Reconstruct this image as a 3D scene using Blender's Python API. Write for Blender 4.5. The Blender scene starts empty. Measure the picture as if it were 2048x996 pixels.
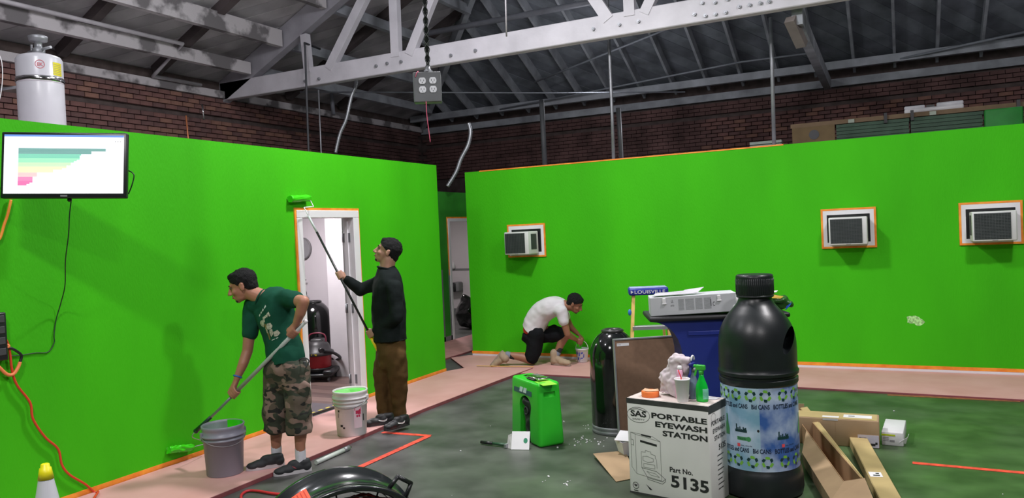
import bpy, bmesh, math, random
from mathutils import Vector, Matrix, noise
from mathutils.bvhtree import BVHTree
random.seed(7)
V = Vector
PI = math.pi
scene = bpy.context.scene
COL = scene.collection

# ------------------------------------------------------------------ camera
F = 1537.0
CAM_H = 1.75
vx = V((3034., 105., F)); vx.normalize()                  # world X in camera axes
vy = V((776., 67., -F)); vy = vy - vx * vy.dot(vx); vy.normalize()
vz = vx.cross(vy)
R3 = Matrix((vx, vy, vz))                                  # camera axes -> world
cam_data = bpy.data.cameras.new('camera')
cam_data.sensor_width = 36.0
cam_data.lens = F / 2048.0 * 36.0
cam_data.clip_start = 0.05
cam = bpy.data.objects.new('camera', cam_data)
COL.objects.link(cam)
cam.matrix_world = Matrix.Translation((0, 0, CAM_H)) @ R3.to_4x4()
scene.camera = cam

# ------------------------------------------------------------------ world, exposure, lamps
scene.view_settings.view_transform = 'Standard'
scene.view_settings.look = 'None'
scene.view_settings.gamma = 1.0
scene.view_settings.exposure = 0.0
world = bpy.data.worlds.new('world')
scene.world = world
world.use_nodes = True
world.node_tree.nodes['Background'].inputs[0].default_value = (0.35, 0.40, 0.5, 1)
world.node_tree.nodes['Background'].inputs[1].default_value = 0.06


def lamp(name, loc, power, size, color, target=None, kind='AREA'):
    l = bpy.data.lights.new(name, kind)
    l.energy = power
    l.color = color
    o = bpy.data.objects.new(name, l)
    COL.objects.link(o)
    o.location = loc
    if kind == 'AREA':
        l.shape = 'DISK'
        l.size = size
        if target is not None:
            o.rotation_euler = (V(target) - V(loc)).to_track_quat('-Z', 'Y').to_euler()
    else:
        l.shadow_soft_size = size
    return o


LC = (1.0, 0.965, 0.975)
for p, w in (((-3.2, 6.0, 5.2), 185), ((1.5, 5.2, 5.4), 190), ((-2.2, 0.2, 5.0), 175), ((1.6, -0.5, 5.0), 165)):
    lamp('high_bay_light', p, w, 0.45, LC)
for p, w in (((-3.2, 6.0, 5.35), 110), ((-4.8, 2.2, 5.2), 150), ((-4.6, 7.6, 5.7), 60), ((1.0, 5.2, 5.55), 120), ((-4.5, 12.4, 4.4), 24), ((2.0, 12.6, 4.4), 18), ((-6.9, 5.4, 4.7), 40)):
    lamp('roof_fill_light', p, w, 0.2, (0.93, 0.93, 1.0), kind='POINT')  # unseen point lamps added to brighten the roof, brick and rear
lamp('ceiling_panel_light', (-6.5, 6.7, 2.45), 60, 0.7, (1, 0.95, 0.98))
lamp('ceiling_panel_light', (-8.0, 12.4, 2.38), 30, 0.6, (1, 0.92, 0.92))


# ------------------------------------------------------------------ pixel helpers (only turn a sighting into a 3-D place)
def ray(u, v):
    return R3 @ V((u - 1024., -(v - 498.), -F))


O0 = V((0, 0, CAM_H))


def onz(u, v, z=0.0):
    d = ray(u, v); return O0 + d * ((z - CAM_H) / d.z)


def onx(u, v, x):
    d = ray(u, v); return O0 + d * (x / d.x)


def ony(u, v, y):
    d = ray(u, v); return O0 + d * (y / d.y)


def cd(u, v, dep):
    return O0 + ray(u, v) * (dep / F)


# ------------------------------------------------------------------ materials
def S(r, g, b):
    f = lambda c: (c / 255 / 12.92) if c / 255 <= 0.04045 else ((c / 255 + 0.055) / 1.055) ** 2.4
    return (f(r), f(g), f(b))


MATS = {}


def M(name, col, rough=0.6, metal=0.0, var=0.12, scale=6.0, bump=0.0, bscale=60.0, col2=None, spec=0.5,
      stretch=None, emit=None, trans=0.0, coords='Object', thresh=None, detail=4.0, coat=0.0):
    if name in MATS:
        return MATS[name]
    m = bpy.data.materials.new(name)
    m.use_nodes = True
    nt = m.node_tree
    n = nt.nodes
    b = n['Principled BSDF']
    b.inputs['Roughness'].default_value = rough
    b.inputs['Metallic'].default_value = metal
    b.inputs['Specular IOR Level'].default_value = spec
    if coat:
        b.inputs['Coat Weight'].default_value = coat
        b.inputs['Coat Roughness'].default_value = 0.08
    if trans:
        b.inputs['Transmission Weight'].default_value = trans
    tc = n.new('ShaderNodeTexCoord')
    src = tc.outputs[coords]
    if stretch:
        mp = n.new('ShaderNodeMapping')
        mp.inputs['Scale'].default_value = stretch
        nt.links.new(src, mp.inputs[0])
        src = mp.outputs[0]
    nz = n.new('ShaderNodeTexNoise')
    nz.inputs['Scale'].default_value = scale
    nz.inputs['Detail'].default_value = detail
    nt.links.new(src, nz.inputs['Vector'])
    rp = n.new('ShaderNodeValToRGB')
    lo, hi = (0.3, 0.7) if thresh is None else thresh
    rp.color_ramp.elements[0].position = lo
    rp.color_ramp.elements[1].position = hi
    c1 = tuple(c * (1 - var) for c in col)
    c2 = col2 if col2 else tuple(min(1, c * (1 + var)) for c in col)
    rp.color_ramp.elements[0].color = (*c1, 1)
    rp.color_ramp.elements[1].color = (*c2, 1)
    nt.links.new(nz.outputs['Fac'], rp.inputs[0])
    nt.links.new(rp.outputs[0], b.inputs['Base Color'])
    if emit:
        nt.links.new(rp.outputs[0], b.inputs['Emission Color'])
        b.inputs['Emission Strength'].default_value = emit
    if bump:
        nb = n.new('ShaderNodeTexNoise')
        nb.inputs['Scale'].default_value = bscale
        nb.inputs['Detail'].default_value = 3
        nt.links.new(src, nb.inputs['Vector'])
        bp = n.new('ShaderNodeBump')
        bp.inputs['Strength'].default_value = bump
        bp.inputs['Distance'].default_value = 0.01
        nt.links.new(nb.outputs['Fac'], bp.inputs['Height'])
        nt.links.new(bp.outputs[0], b.inputs['Normal'])
    MATS[name] = m
    return m


green = M('green_paint', (0.048, 0.45, 0.004), 0.7, spec=0.2, var=0.10, scale=1.3, bump=0.25, bscale=90, stretch=(1, 1, 0.35))
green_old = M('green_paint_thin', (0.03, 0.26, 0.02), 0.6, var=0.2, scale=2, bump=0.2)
wetgreen = M('wet_green_paint', (0.05, 0.62, 0.01), 0.2, var=0.06)
white_paint = M('white_paint', (0.72, 0.68, 0.71), 0.5, var=0.03)
white_trim = M('white_trim', (0.74, 0.73, 0.76), 0.35, var=0.03)
inner_wall = M('inner_wall_paint', (0.70, 0.64, 0.68), 0.6, var=0.03, scale=2)
orange = M('orange_masking_tape', S(245, 128, 38), 0.5, var=0.14, scale=9, col2=S(250, 165, 60))
red_tape = M('red_floor_tape', S(225, 78, 58), 0.6, var=0.3, scale=20)
pink = M('pink_board', S(206, 152, 146), 0.65, var=0.07, scale=2.2, col2=S(212, 162, 160), bump=0.05)
pink_edge = M('pink_board_edge', S(128, 66, 70), 0.8, var=0.2)
black = M('black_plastic', (0.012, 0.013, 0.015), 0.35, var=0.2)
gloss_black = M('gloss_black_steel', (0.006, 0.007, 0.007), 0.12, var=0.2, coat=0.5)
satin_black = M('satin_black_poly', (0.011, 0.014, 0.016), 0.36, var=0.2, bump=0.03, bscale=120)
dark_grey = M('dark_grey', (0.05, 0.052, 0.055), 0.5)
mid_grey = M('mid_grey', (0.2, 0.2, 0.21), 0.5)
steel = M('steel', (0.5, 0.5, 0.5), 0.3, metal=1, var=0.1)
dull_steel = M('dull_steel', (0.32, 0.33, 0.35), 0.5, metal=0.7, var=0.2)
chrome = M('chrome', (0.75, 0.75, 0.77), 0.15, metal=1, var=0.05)
brick_a = M('brick_red', (0.17, 0.085, 0.075), 0.9, var=0.45, scale=3, bump=0.6, bscale=40)
brick_b = M('brick_brown', (0.13, 0.07, 0.065), 0.9, var=0.4, scale=3, bump=0.6, bscale=40)
brick_c = M('brick_orange', (0.23, 0.12, 0.09), 0.9, var=0.4, scale=3, bump=0.6, bscale=40)
mortar = M('mortar', (0.10, 0.075, 0.07), 0.95, var=0.3)
roof_wood = M('roof_plank_wood', (0.19, 0.21, 0.235), 0.8, var=0.35, scale=2.5, bump=0.2)
roof_light = M('roof_plank_whitewashed', (0.42, 0.40, 0.41), 0.8, var=0.35, scale=1.5, bump=0.2)
joist_wood = M('joist_wood', (0.34, 0.36, 0.39), 0.75, var=0.3, scale=3)
rafter_dark = M('rafter_dark_wood', (0.07, 0.055, 0.055), 0.8, var=0.3, scale=3)
truss_paint = M('truss_white_paint', (0.66, 0.64, 0.68), 0.55, var=0.10, scale=3, bump=0.15, bscale=30)
purlin_paint = M('flaking_whitewash', (0.24, 0.225, 0.23), 0.8, var=0.3, scale=2.6, col2=(0.55, 0.52, 0.53), thresh=(0.44, 0.54), bump=0.3)
card = M('cardboard', S(164, 138, 106), 0.8, var=0.1, scale=5)
card_in = M('cardboard_inside', S(150, 118, 84), 0.85, var=0.12, scale=5)
card_yel = M('cardboard_yellowed', S(178, 158, 108), 0.8, var=0.1, scale=5)
white_card = M('white_card', (0.62, 0.6, 0.6), 0.6, var=0.06, scale=4)
carton_top = M('carton_top', (0.62, 0.54, 0.5), 0.6, var=0.06, scale=7)
ink = M('black_ink', (0.02, 0.02, 0.022), 0.6, var=0.1)
ink_grey = M('grey_ink', (0.22, 0.22, 0.23), 0.6)
paper = M('paper_white', (0.75, 0.74, 0.76), 0.6, var=0.04)
skin_a = M('skin_tan', S(170, 118, 96), 0.5, var=0.08, scale=10, bump=0.05)
skin_b = M('skin_warm', S(166, 124, 104), 0.5, var=0.08, scale=10, bump=0.05)
skin_c = M('skin_brown', S(146, 100, 78), 0.5, var=0.08, scale=10, bump=0.05)
hair = M('black_hair', (0.006, 0.006, 0.007), 0.7, spec=0.25, var=0.5, scale=60, bump=0.9, bscale=180)
eye_m = M('eye_dark', (0.02, 0.015, 0.012), 0.2)
lip_m = M('lips', S(140, 84, 76), 0.5)
tee_green = M('green_tee_cotton', (0.009, 0.070, 0.042), 0.9, spec=0.15, var=0.15, scale=5, bump=0.25, bscale=14)
sweater = M('charcoal_sweater', (0.010, 0.0135, 0.0135), 0.95, spec=0.12, var=0.25, scale=8, bump=0.3, bscale=14)
tee_white = M('white_tee_cotton', (0.66, 0.63, 0.67), 0.85, var=0.04, scale=6, bump=0.25, bscale=12)
trousers = M('brown_corduroy', (0.085, 0.048, 0.018), 0.95, spec=0.12, var=0.2, scale=8, bump=0.4, bscale=12)
black_cloth = M('black_cloth', (0.009, 0.010, 0.012), 0.95, spec=0.12, var=0.2, bump=0.3, bscale=12)
sock_white = M('white_sock', (0.62, 0.62, 0.68), 0.9, bump=0.2)
sock_grey = M('grey_sock', (0.2, 0.22, 0.28), 0.9, bump=0.2)
boot_tan = M('tan_suede', S(160, 140, 118), 0.85, var=0.12, bump=0.2)
sole_white = M('white_sole', (0.55, 0.53, 0.56), 0.6)
red_m = M('red_plastic', S(150, 28, 40), 0.4, var=0.1)
blue_bin_m = M('blue_poly', (0.012, 0.025, 0.20), 0.45, var=0.08)
yellow_fg = M('yellow_fibreglass', S(226, 190, 110), 0.5, var=0.1)
blue_plastic = M('blue_plastic', S(38, 50, 150), 0.4, var=0.1)
eyewash_green = M('green_poly', (0.03, 0.52, 0.025), 0.35, var=0.08, scale=4)
grey_bucket_m = M('grey_bucket_plastic', (0.235, 0.235, 0.29), 0.4, var=0.04)
white_bucket_m = M('white_bucket_plastic', (0.66, 0.62, 0.64), 0.4, var=0.04)
cork = M('brown_board', S(128, 100, 80), 0.85, var=0.08, scale=30)
alu = M('brushed_aluminium', (0.42, 0.43, 0.44), 0.4, metal=0.6, var=0.08)


def camo():
    m = bpy.data.materials.new('woodland_camouflage')
    m.use_nodes = True
    nt = m.node_tree; n = nt.nodes; b = n['Principled BSDF']
    b.inputs['Roughness'].default_value = 0.9
    tc = n.new('ShaderNodeTexCoord')
    cur = None
    for i, (col, th, sc) in enumerate(((S(86, 76, 64), 0, 1), (S(50, 56, 44), 0.50, 9), (S(128, 106, 96), 0.58, 7), (S(30, 31, 28), 0.60, 11))):
        if cur is None:
            rgb = n.new('ShaderNodeRGB'); rgb.outputs[0].default_value = (*col, 1); cur = rgb.outputs[0]; continue
        mp = n.new('ShaderNodeMapping'); mp.inputs['Location'].default_value = (i * 7.3, i * 3.1, i)
        mp.inputs['Scale'].default_value = (1, 1, 1.6)
        nz = n.new('ShaderNodeTexNoise'); nz.inputs['Scale'].default_value = sc; nz.inputs['Detail'].default_value = 1.5
        rp = n.new('ShaderNodeValToRGB'); rp.color_ramp.elements[0].position = th; rp.color_ramp.elements[1].position = th + 0.015
        mx = n.new('ShaderNodeMixRGB')
        nt.links.new(tc.outputs['Object'], mp.inputs[0]); nt.links.new(mp.outputs[0], nz.inputs['Vector'])
        nt.links.new(nz.outputs['Fac'], rp.inputs[0]); nt.links.new(rp.outputs[0], mx.inputs[0])
        nt.links.new(cur, mx.inputs[1]); mx.inputs[2].default_value = (*col, 1); cur = mx.outputs[0]
    nt.links.new(cur, b.inputs['Base Color'])
    nb = n.new('ShaderNodeTexNoise'); nb.inputs['Scale'].default_value = 12
    bp = n.new('ShaderNodeBump'); bp.inputs['Strength'].default_value = 0.4; bp.inputs['Distance'].default_value = 0.02
    nt.links.new(tc.outputs['Object'], nb.inputs['Vector']); nt.links.new(nb.outputs['Fac'], bp.inputs['Height'])
    nt.links.new(bp.outputs[0], b.inputs['Normal'])
    return m


camo_m = camo()


def floor_mat():
    m = bpy.data.materials.new('sealed_concrete')
    m.use_nodes = True
    nt = m.node_tree; n = nt.nodes; b = n['Principled BSDF']
    tc = n.new('ShaderNodeTexCoord')
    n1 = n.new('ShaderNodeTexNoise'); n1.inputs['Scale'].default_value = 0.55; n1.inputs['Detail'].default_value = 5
    n2 = n.new('ShaderNodeTexNoise'); n2.inputs['Scale'].default_value = 3.0; n2.inputs['Detail'].default_value = 8
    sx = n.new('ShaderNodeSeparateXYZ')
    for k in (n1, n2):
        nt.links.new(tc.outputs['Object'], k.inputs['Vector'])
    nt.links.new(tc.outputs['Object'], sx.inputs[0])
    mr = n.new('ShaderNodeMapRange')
    mr.inputs[1].default_value = -4.2; mr.inputs[2].default_value = 0.5; mr.inputs[3].default_value = -0.25; mr.inputs[4].default_value = 0.35  # greener to the right: overspray stains plus green wall bounce put into the colour
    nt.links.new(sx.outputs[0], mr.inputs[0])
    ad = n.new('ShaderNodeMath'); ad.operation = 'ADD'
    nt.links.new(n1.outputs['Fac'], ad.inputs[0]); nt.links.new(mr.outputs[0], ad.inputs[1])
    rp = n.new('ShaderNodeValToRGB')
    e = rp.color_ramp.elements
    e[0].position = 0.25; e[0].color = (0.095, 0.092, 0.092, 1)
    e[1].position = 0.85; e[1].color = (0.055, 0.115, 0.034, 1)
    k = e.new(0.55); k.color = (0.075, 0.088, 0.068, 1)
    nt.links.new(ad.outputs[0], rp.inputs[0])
    rp2 = n.new('ShaderNodeValToRGB')
    rp2.color_ramp.elements[0].position = 0.35; rp2.color_ramp.elements[0].color = (0.6, 0.6, 0.6, 1)
    rp2.color_ramp.elements[1].position = 0.7; rp2.color_ramp.elements[1].color = (1.3, 1.3, 1.3, 1)
    nt.links.new(n2.outputs['Fac'], rp2.inputs[0])
    mx = n.new('ShaderNodeMixRGB'); mx.blend_type = 'MULTIPLY'; mx.inputs[0].default_value = 1
    nt.links.new(rp.outputs[0], mx.inputs[1]); nt.links.new(rp2.outputs[0], mx.inputs[2])
    nt.links.new(mx.outputs[0], b.inputs['Base Color'])
    b.inputs['Roughness'].default_value = 0.42
    bp = n.new('ShaderNodeBump'); bp.inputs['Strength'].default_value = 0.12; bp.inputs['Distance'].default_value = 0.02
    nt.links.new(n2.outputs['Fac'], bp.inputs['Height']); nt.links.new(bp.outputs[0], b.inputs['Normal'])
    return m


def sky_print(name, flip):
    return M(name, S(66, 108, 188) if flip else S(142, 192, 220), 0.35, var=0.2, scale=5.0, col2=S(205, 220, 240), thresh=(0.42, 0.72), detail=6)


# ------------------------------------------------------------------ geometry helpers
class MB:
    def __init__(s):
        s.v = []; s.f = []; s.sm = []

    def add(s, vs, fs, smooth=False):
        o = len(s.v)
        s.v += [V(p) for p in vs]
        s.f += [tuple(i + o for i in f) for f in fs]
        s.sm += [smooth] * len(fs)
        return s

    def box(s, a, b, M4=None):
        x0, y0, z0 = a; x1, y1, z1 = b
        p = [V(q) for q in ((x0, y0, z0), (x1, y0, z0), (x1, y1, z0), (x0, y1, z0), (x0, y0, z1), (x1, y0, z1), (x1, y1, z1), (x0, y1, z1))]
        if M4 is not None:
            p = [M4 @ q for q in p]
        return s.add(p, [(0, 3, 2, 1), (4, 5, 6, 7), (0, 1, 5, 4), (1, 2, 6, 5), (2, 3, 7, 6), (3, 0, 4, 7)])

    def rbox(s, a, b, r=0.01, seg=2, M4=None):
        bm = bmesh.new()
        bmesh.ops.create_cube(bm, size=1)
        c = (V(a) + V(b)) / 2; d = V(b) - V(a)
        for q in bm.verts:
            q.co = V((q.co.x * d.x, q.co.y * d.y, q.co.z * d.z)) + c
        bmesh.ops.bevel(bm, geom=bm.edges[:], offset=min(r, min(abs(k) for k in d) * 0.49), segments=seg, profile=0.5, affect='EDGES')
        vs = [(M4 @ q.co) if M4 is not None else q.co.copy() for q in bm.verts]
        bm.verts.index_update()
        fs = [tuple(q.index for q in f.verts) for f in bm.faces]
        bm.free()
        return s.add(vs, fs, seg > 1)

    def beam(s, p0, p1, w, h, up=(0, 0, 1)):
        p0 = V(p0); p1 = V(p1); d = (p1 - p0).normalized()
        side = d.cross(V(up))
        if side.length < 1e-4:
            side = V((1, 0, 0))
        side.normalize(); u = side.cross(d).normalized()
        c = []
        for p in (p0, p1):
            for a, b in ((-1, -1), (1, -1), (1, 1), (-1, 1)):
                c.append(p + side * (a * w / 2) + u * (b * h / 2))
        return s.add(c, [(0, 3, 2, 1), (4, 5, 6, 7), (0, 1, 5, 4), (1, 2, 6, 5), (2, 3, 7, 6), (3, 0, 4, 7)])

    def cyl(s, p0, p1, r0, r1=None, seg=16, cap=True):
        return s.tube([p0, p1], [r0, r0 if r1 is None else r1], seg, cap)

    def tube(s, pts, r, seg=10, cap=True, closed=False):
        pts = [V(p) for p in pts]
        n = len(pts)
        if not isinstance(r, (list, tuple)):
            r = [r] * n
        rings = []
        prev = None
        for i, p in enumerate(pts):
            if closed:
                d = pts[(i + 1) % n] - pts[i - 1]
            else:
                d = pts[min(i + 1, n - 1)] - pts[max(i - 1, 0)]
            d.normalize()
            if prev is None:
                a = V((0, 0, 1)) if abs(d.z) < 0.9 else V((1, 0, 0))
                prev = d.cross(a).normalized()
            prev = (prev - d * prev.dot(d)).normalized()
            q = d.cross(prev)
            rings.append([p + (prev * math.cos(2 * PI * k / seg) + q * math.sin(2 * PI * k / seg)) * r[i] for k in range(seg)])
        vs = [q for g in rings for q in g]
        fs = []
        for i in range(n if closed else n - 1):
            j = (i + 1) % n
            for k in range(seg):
                k2 = (k + 1) % seg
                fs.append((i * seg + k, i * seg + k2, j * seg + k2, j * seg + k))
        s.add(vs, fs, True)
        if cap and not closed:
            o = len(s.v) - len(vs)
            s.f.append(tuple(o + k for k in reversed(range(seg)))); s.sm.append(False)
            s.f.append(tuple(o + (n - 1) * seg + k for k in range(seg))); s.sm.append(False)
        return s

    def lathe(s, prof, c=(0, 0, 0), seg=32, M4=None, smooth=True, capb=True, capt=True):
        c = V(c); vs = []
        for (r, z) in prof:
            for k in range(seg):
                q = c + V((r * math.cos(2 * PI * k / seg), r * math.sin(2 * PI * k / seg), z))
                vs.append(M4 @ q if M4 is not None else q)
        fs = []
        for i in range(len(prof) - 1):
            for k in range(seg):
                k2 = (k + 1) % seg
                fs.append((i * seg + k, i * seg + k2, (i + 1) * seg + k2, (i + 1) * seg + k))
        s.add(vs, fs, smooth)
        o = len(s.v) - len(vs)
        if capb and prof[0][0] > 1e-4:
            s.f.append(tuple(o + k for k in reversed(range(seg)))); s.sm.append(False)
        if capt and prof[-1][0] > 1e-4:
            s.f.append(tuple(o + (len(prof) - 1) * seg + k for k in range(seg))); s.sm.append(False)
        return s

    def ell(s, c, r, seg=16, rings=10, Rm=None):
        c = V(c)
        if not isinstance(r, (tuple, list)):
            r = (r, r, r)
        vs = []; fs = []
        for i in range(rings + 1):
            t = PI * i / rings
            for k in range(seg):
                a = 2 * PI * k / seg
                q = V((r[0] * math.sin(t) * math.cos(a), r[1] * math.sin(t) * math.sin(a), -r[2] * math.cos(t)))
                if i in (0, rings):
                    q += V((math.cos(a), math.sin(a), 0)) * 1e-4
                vs.append(c + (Rm @ q if Rm is not None else q))
        for i in range(rings):
            for k in range(seg):
                k2 = (k + 1) % seg
                fs.append((i * seg + k, i * seg + k2, (i + 1) * seg + k2, (i + 1) * seg + k))
        o = len(s.v)
        s.add(vs, fs, True)
        s.f.append(tuple(o + k for k in reversed(range(seg)))); s.sm.append(True)
        s.f.append(tuple(o + rings * seg + k for k in range(seg))); s.sm.append(True)
        return s

    def cap(s, p0, r0, p1, r1, seg=14):
        """tapered capsule"""
        p0 = V(p0); p1 = V(p1)
        s.ell(p0, r0, seg, 8); s.ell(p1, r1, seg, 8)
        return s.tube([p0, p1], [r0, r1], seg)

    def chain(s, pts):
        """pts: (point, radius) list of capsules"""
        for (a, ra), (b, rb) in zip(pts, pts[1:]):
            s.cap(a, ra, b, rb)
        return s

    def prism(s, poly, h, M4=None):
        """poly in XY extruded from z0 to z1"""
        z0, z1 = h
        n = len(poly)
        vs = [V((x, y, z0)) for x, y in poly] + [V((x, y, z1)) for x, y in poly]
        if M4 is not None:
            vs = [M4 @ q for q in vs]
        fs = [tuple(reversed(range(n))), tuple(range(n, 2 * n))] + [(i, (i + 1) % n, n + (i + 1) % n, n + i) for i in range(n)]
        return s.add(vs, fs)

    def slab(s, quad, t):
        """thick plate from a 3-D polygon, thickness along its normal"""
        q = [V(p) for p in quad]
        nrm = (q[1] - q[0]).cross(q[2] - q[0]).normalized() * t
        n = len(q)
        return s.add(q + [p + nrm for p in q], [tuple(reversed(range(n))), tuple(range(n, 2 * n))] + [(i, (i + 1) % n, n + (i + 1) % n, n + i) for i in range(n)])

    def mesh(s, name):
        me = bpy.data.meshes.new(name)
        me.from_pydata([tuple(p) for p in s.v], [], s.f)
        me.polygons.foreach_set('use_smooth', s.sm)
        me.update()
        return me


def recalc(me):
    bm = bmesh.new(); bm.from_mesh(me)
    bmesh.ops.recalc_face_normals(bm, faces=bm.faces[:])
    bm.to_mesh(me); bm.free()


def obj(name, mb, mat, parent=None, world=False):
    if isinstance(mb, MB):
        me = mb.mesh(name)
        recalc(me)
    else:
        me = mb
    if parent is not None and world:
        me.transform(parent.matrix_world.inverted())
    if not me.materials:
        me.materials.append(mat)
    o = bpy.data.objects.new(name, me)
    COL.objects.link(o)
    if parent is not None:
        o.parent = parent
    return o


def tag(o, label, cat, group=None):
    o['label'] = label; o['category'] = cat
    if group:
        o['group'] = group
    return o


class Thing:
    def __init__(s, name, label, cat, loc=(0, 0, 0), rotz=0.0, group=None):
        e = bpy.data.objects.new(name, None)
        e.empty_display_size = 0.1
        COL.objects.link(e)
        e.matrix_world = Matrix.Translation(loc) @ Matrix.Rotation(rotz, 4, 'Z')
        bpy.context.view_layer.update()
        tag(e, label, cat, group)
        s.o = e

    def p(s, name, mb, mat, parent=None, label=None):        # local coordinates
        o = obj(name, mb, mat, parent or s.o)
        if label: o['label'] = label
        return o

    def w(s, name, mb, mat, parent=None, label=None):        # world coordinates
        me = mb
        if isinstance(mb, MB):
            me = mb.mesh(name); recalc(me)
        me.transform(s.o.matrix_world.inverted())
        o = obj(name, me, mat, parent or s.o)
        if label: o['label'] = label
        return o


def copy_tree(o, parent=None):
    c = o.copy(); COL.objects.link(c); c.parent = parent
    if parent is not None:
        c.matrix_parent_inverse = o.matrix_parent_inverse.copy()
    for ch in list(o.children):
        copy_tree(ch, c)
    return c


def struct(name, mb, mat, parent=None, stuff=False):
    o = obj(name, mb, mat, parent)
    if parent is None:
        o['kind'] = 'structure'
    elif stuff:
        o['kind'] = 'stuff'
    return o


def spline(pts, n=8):
    pts = [V(p) for p in pts]; out = []
    for i in range(len(pts) - 1):
        p0 = pts[max(i - 1, 0)]; p1 = pts[i]; p2 = pts[i + 1]; p3 = pts[min(i + 2, len(pts) - 1)]
        for k in range(n):
            t = k / n
            out.append(0.5 * ((2 * p1) + (p2 - p0) * t + (2 * p0 - 5 * p1 + 4 * p2 - p3) * t * t + (3 * p1 - p0 - 3 * p2 + p3) * t ** 3))
    out.append(pts[-1])
    return out


def text_geo(txt, size, bold=0.0, xs=1.0, align='LEFT', shear=0.0, space=1.0):
    c = bpy.data.curves.new('t', 'FONT')
    c.body = txt; c.size = size; c.offset = bold; c.align_x = align; c.shear = shear; c.space_character = space
    c.resolution_u = 3
    o = bpy.data.objects.new('t', c)
    COL.objects.link(o)
    dg = bpy.context.evaluated_depsgraph_get(); dg.update()
    me = bpy.data.meshes.new_from_object(o.evaluated_get(dg))
    vs = [V((q.co.x * xs, q.co.y)) for q in me.vertices]
    fs = [tuple(p.vertices) for p in me.polygons]
    bpy.data.objects.remove(o); bpy.data.curves.remove(c); bpy.data.meshes.remove(me)
    return vs, fs


def put_text(mb, txt, size, fn, **kw):
    vs, fs = text_geo(txt, size, **kw)
    mb.add([fn(q.x, q.y) for q in vs], fs)


def flat_poly(mb, pts, fn):
    mb.add([fn(x, y) for x, y in pts], [tuple(range(len(pts)))])


def flat_line(mb, pts, w, fn, closed=False):
    pts = [V(p) for p in pts]
    if closed: pts = pts + [pts[0]]
    for a, b in zip(pts, pts[1:]):
        d = (b - a)
        if d.length < 1e-6: continue
        d.normalize(); nn = V((-d.y, d.x)) * w / 2; a2 = a - d * w / 2; b2 = b + d * w / 2
        mb.add([fn(*(a2 - nn)), fn(*(b2 - nn)), fn(*(b2 + nn)), fn(*(a2 + nn))], [(0, 1, 2, 3)])


def circ(cx, cy, rx, ry=None, n=24, a0=0, a1=2 * PI):
    ry = ry or rx
    m = n if abs(a1 - a0 - 2 * PI) < 1e-6 else n - 1
    return [(cx + rx * math.cos(a0 + (a1 - a0) * k / m), cy + ry * math.sin(a0 + (a1 - a0) * k / m)) for k in range(n)]


def remesh(mb, voxel, smooth=4, name='body', factor=0.5):
    me = mb.mesh(name) if isinstance(mb, MB) else mb
    o = bpy.data.objects.new('t', me)
    COL.objects.link(o)
    m = o.modifiers.new('r', 'REMESH'); m.mode = 'VOXEL'; m.voxel_size = voxel; m.use_smooth_shade = True
    if smooth:
        s = o.modifiers.new('s', 'SMOOTH'); s.iterations = smooth; s.factor = factor
    dg = bpy.context.evaluated_depsgraph_get(); dg.update()
    out = bpy.data.meshes.new_from_object(o.evaluated_get(dg))
    out.name = name
    bpy.data.objects.remove(o)
    return out


def displace(me, amp, sc, seed=0, stretch=(1, 1, 1)):
    import numpy as np
    n = len(me.vertices)
    co = np.empty(n * 3, 'f'); me.vertices.foreach_get('co', co)
    no = np.empty(n * 3, 'f'); me.vertex_normals.foreach_get('vector', no)
    co = co.reshape(-1, 3); no = no.reshape(-1, 3)
    q = co * (np.array(stretch, 'f') * sc) + np.array((seed, 0, 0), 'f')
    d = np.array([noise.noise(V(r)) for r in q.tolist()], 'f') * amp
    co = co + no * d[:, None]
    me.vertices.foreach_set('co', co.ravel()); me.update()


def boolean(me, cutter_mb, name):
    a = bpy.data.objects.new('a', me); cm = cutter_mb.mesh('c'); recalc(cm)
    b = bpy.data.objects.new('b', cm)
    COL.objects.link(a); COL.objects.link(b)
    m = a.modifiers.new('b', 'BOOLEAN'); m.object = b; m.operation = 'DIFFERENCE'; m.solver = 'EXACT'
    dg = bpy.context.evaluated_depsgraph_get(); dg.update()
    out = bpy.data.meshes.new_from_object(a.evaluated_get(dg)); out.name = name
    bpy.data.objects.remove(a); bpy.data.objects.remove(b)
    return out


# ================================================================== STRUCTURE
TAN = math.tan(math.radians(26))
XW, YB, ZE = -10.1, 15.5, 4.2           # brick walls and eave height
WX, WY, WT = -5.22, 9.55, 2.65          # green partitions
OFF = 0.35

flo = MB()
flo.box((XW - .3, -8.5, -0.1), (8.5, YB + .3, 0))
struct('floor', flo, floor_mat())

# --- left green partition with a door opening (y 5.76..6.57, z 0..2.01)
DY0, DY1, DZ = 5.76, 6.58, 2.01
m = MB()
m.box((WX - 0.12, -3.0, 0), (WX, DY0, WT))
m.box((WX - 0.12, DY1, 0), (WX, 8.29, WT))
m.box((WX - 0.12, DY0, DZ), (WX, DY1, WT))
wl = struct('wall_left', m, green)
m = MB(); m.box((-9.6, 8.17, 0), (WX - 0.12, 8.29, WT)); struct('wall_left_end', m, green)
# --- right green partition
m = MB(); m.box((-5.54, WY, 0), (7.9, WY + 0.12, 2.645)); wr = struct('wall_right', m, green)
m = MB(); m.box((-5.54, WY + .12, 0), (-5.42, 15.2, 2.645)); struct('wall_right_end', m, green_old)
m = MB(); m.box((-5.42, WY + .12, 2.55), (7.9, 13.4, 2.6)); struct('ceiling_right_room', m, inner_wall)
m = MB(); m.box((-9.6, -3.0, 2.56), (WX - .12, 8.17, 2.62)); struct('ceiling_left_room', m, inner_wall)
# thin orange raw edge strip of tape on top of the right partition
m = MB(); m.box((-5.3, WY - 0.004, 2.636), (-1.2, WY + 0.03, 2.652)); o = obj('edge_tape', m, orange, wr)
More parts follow.
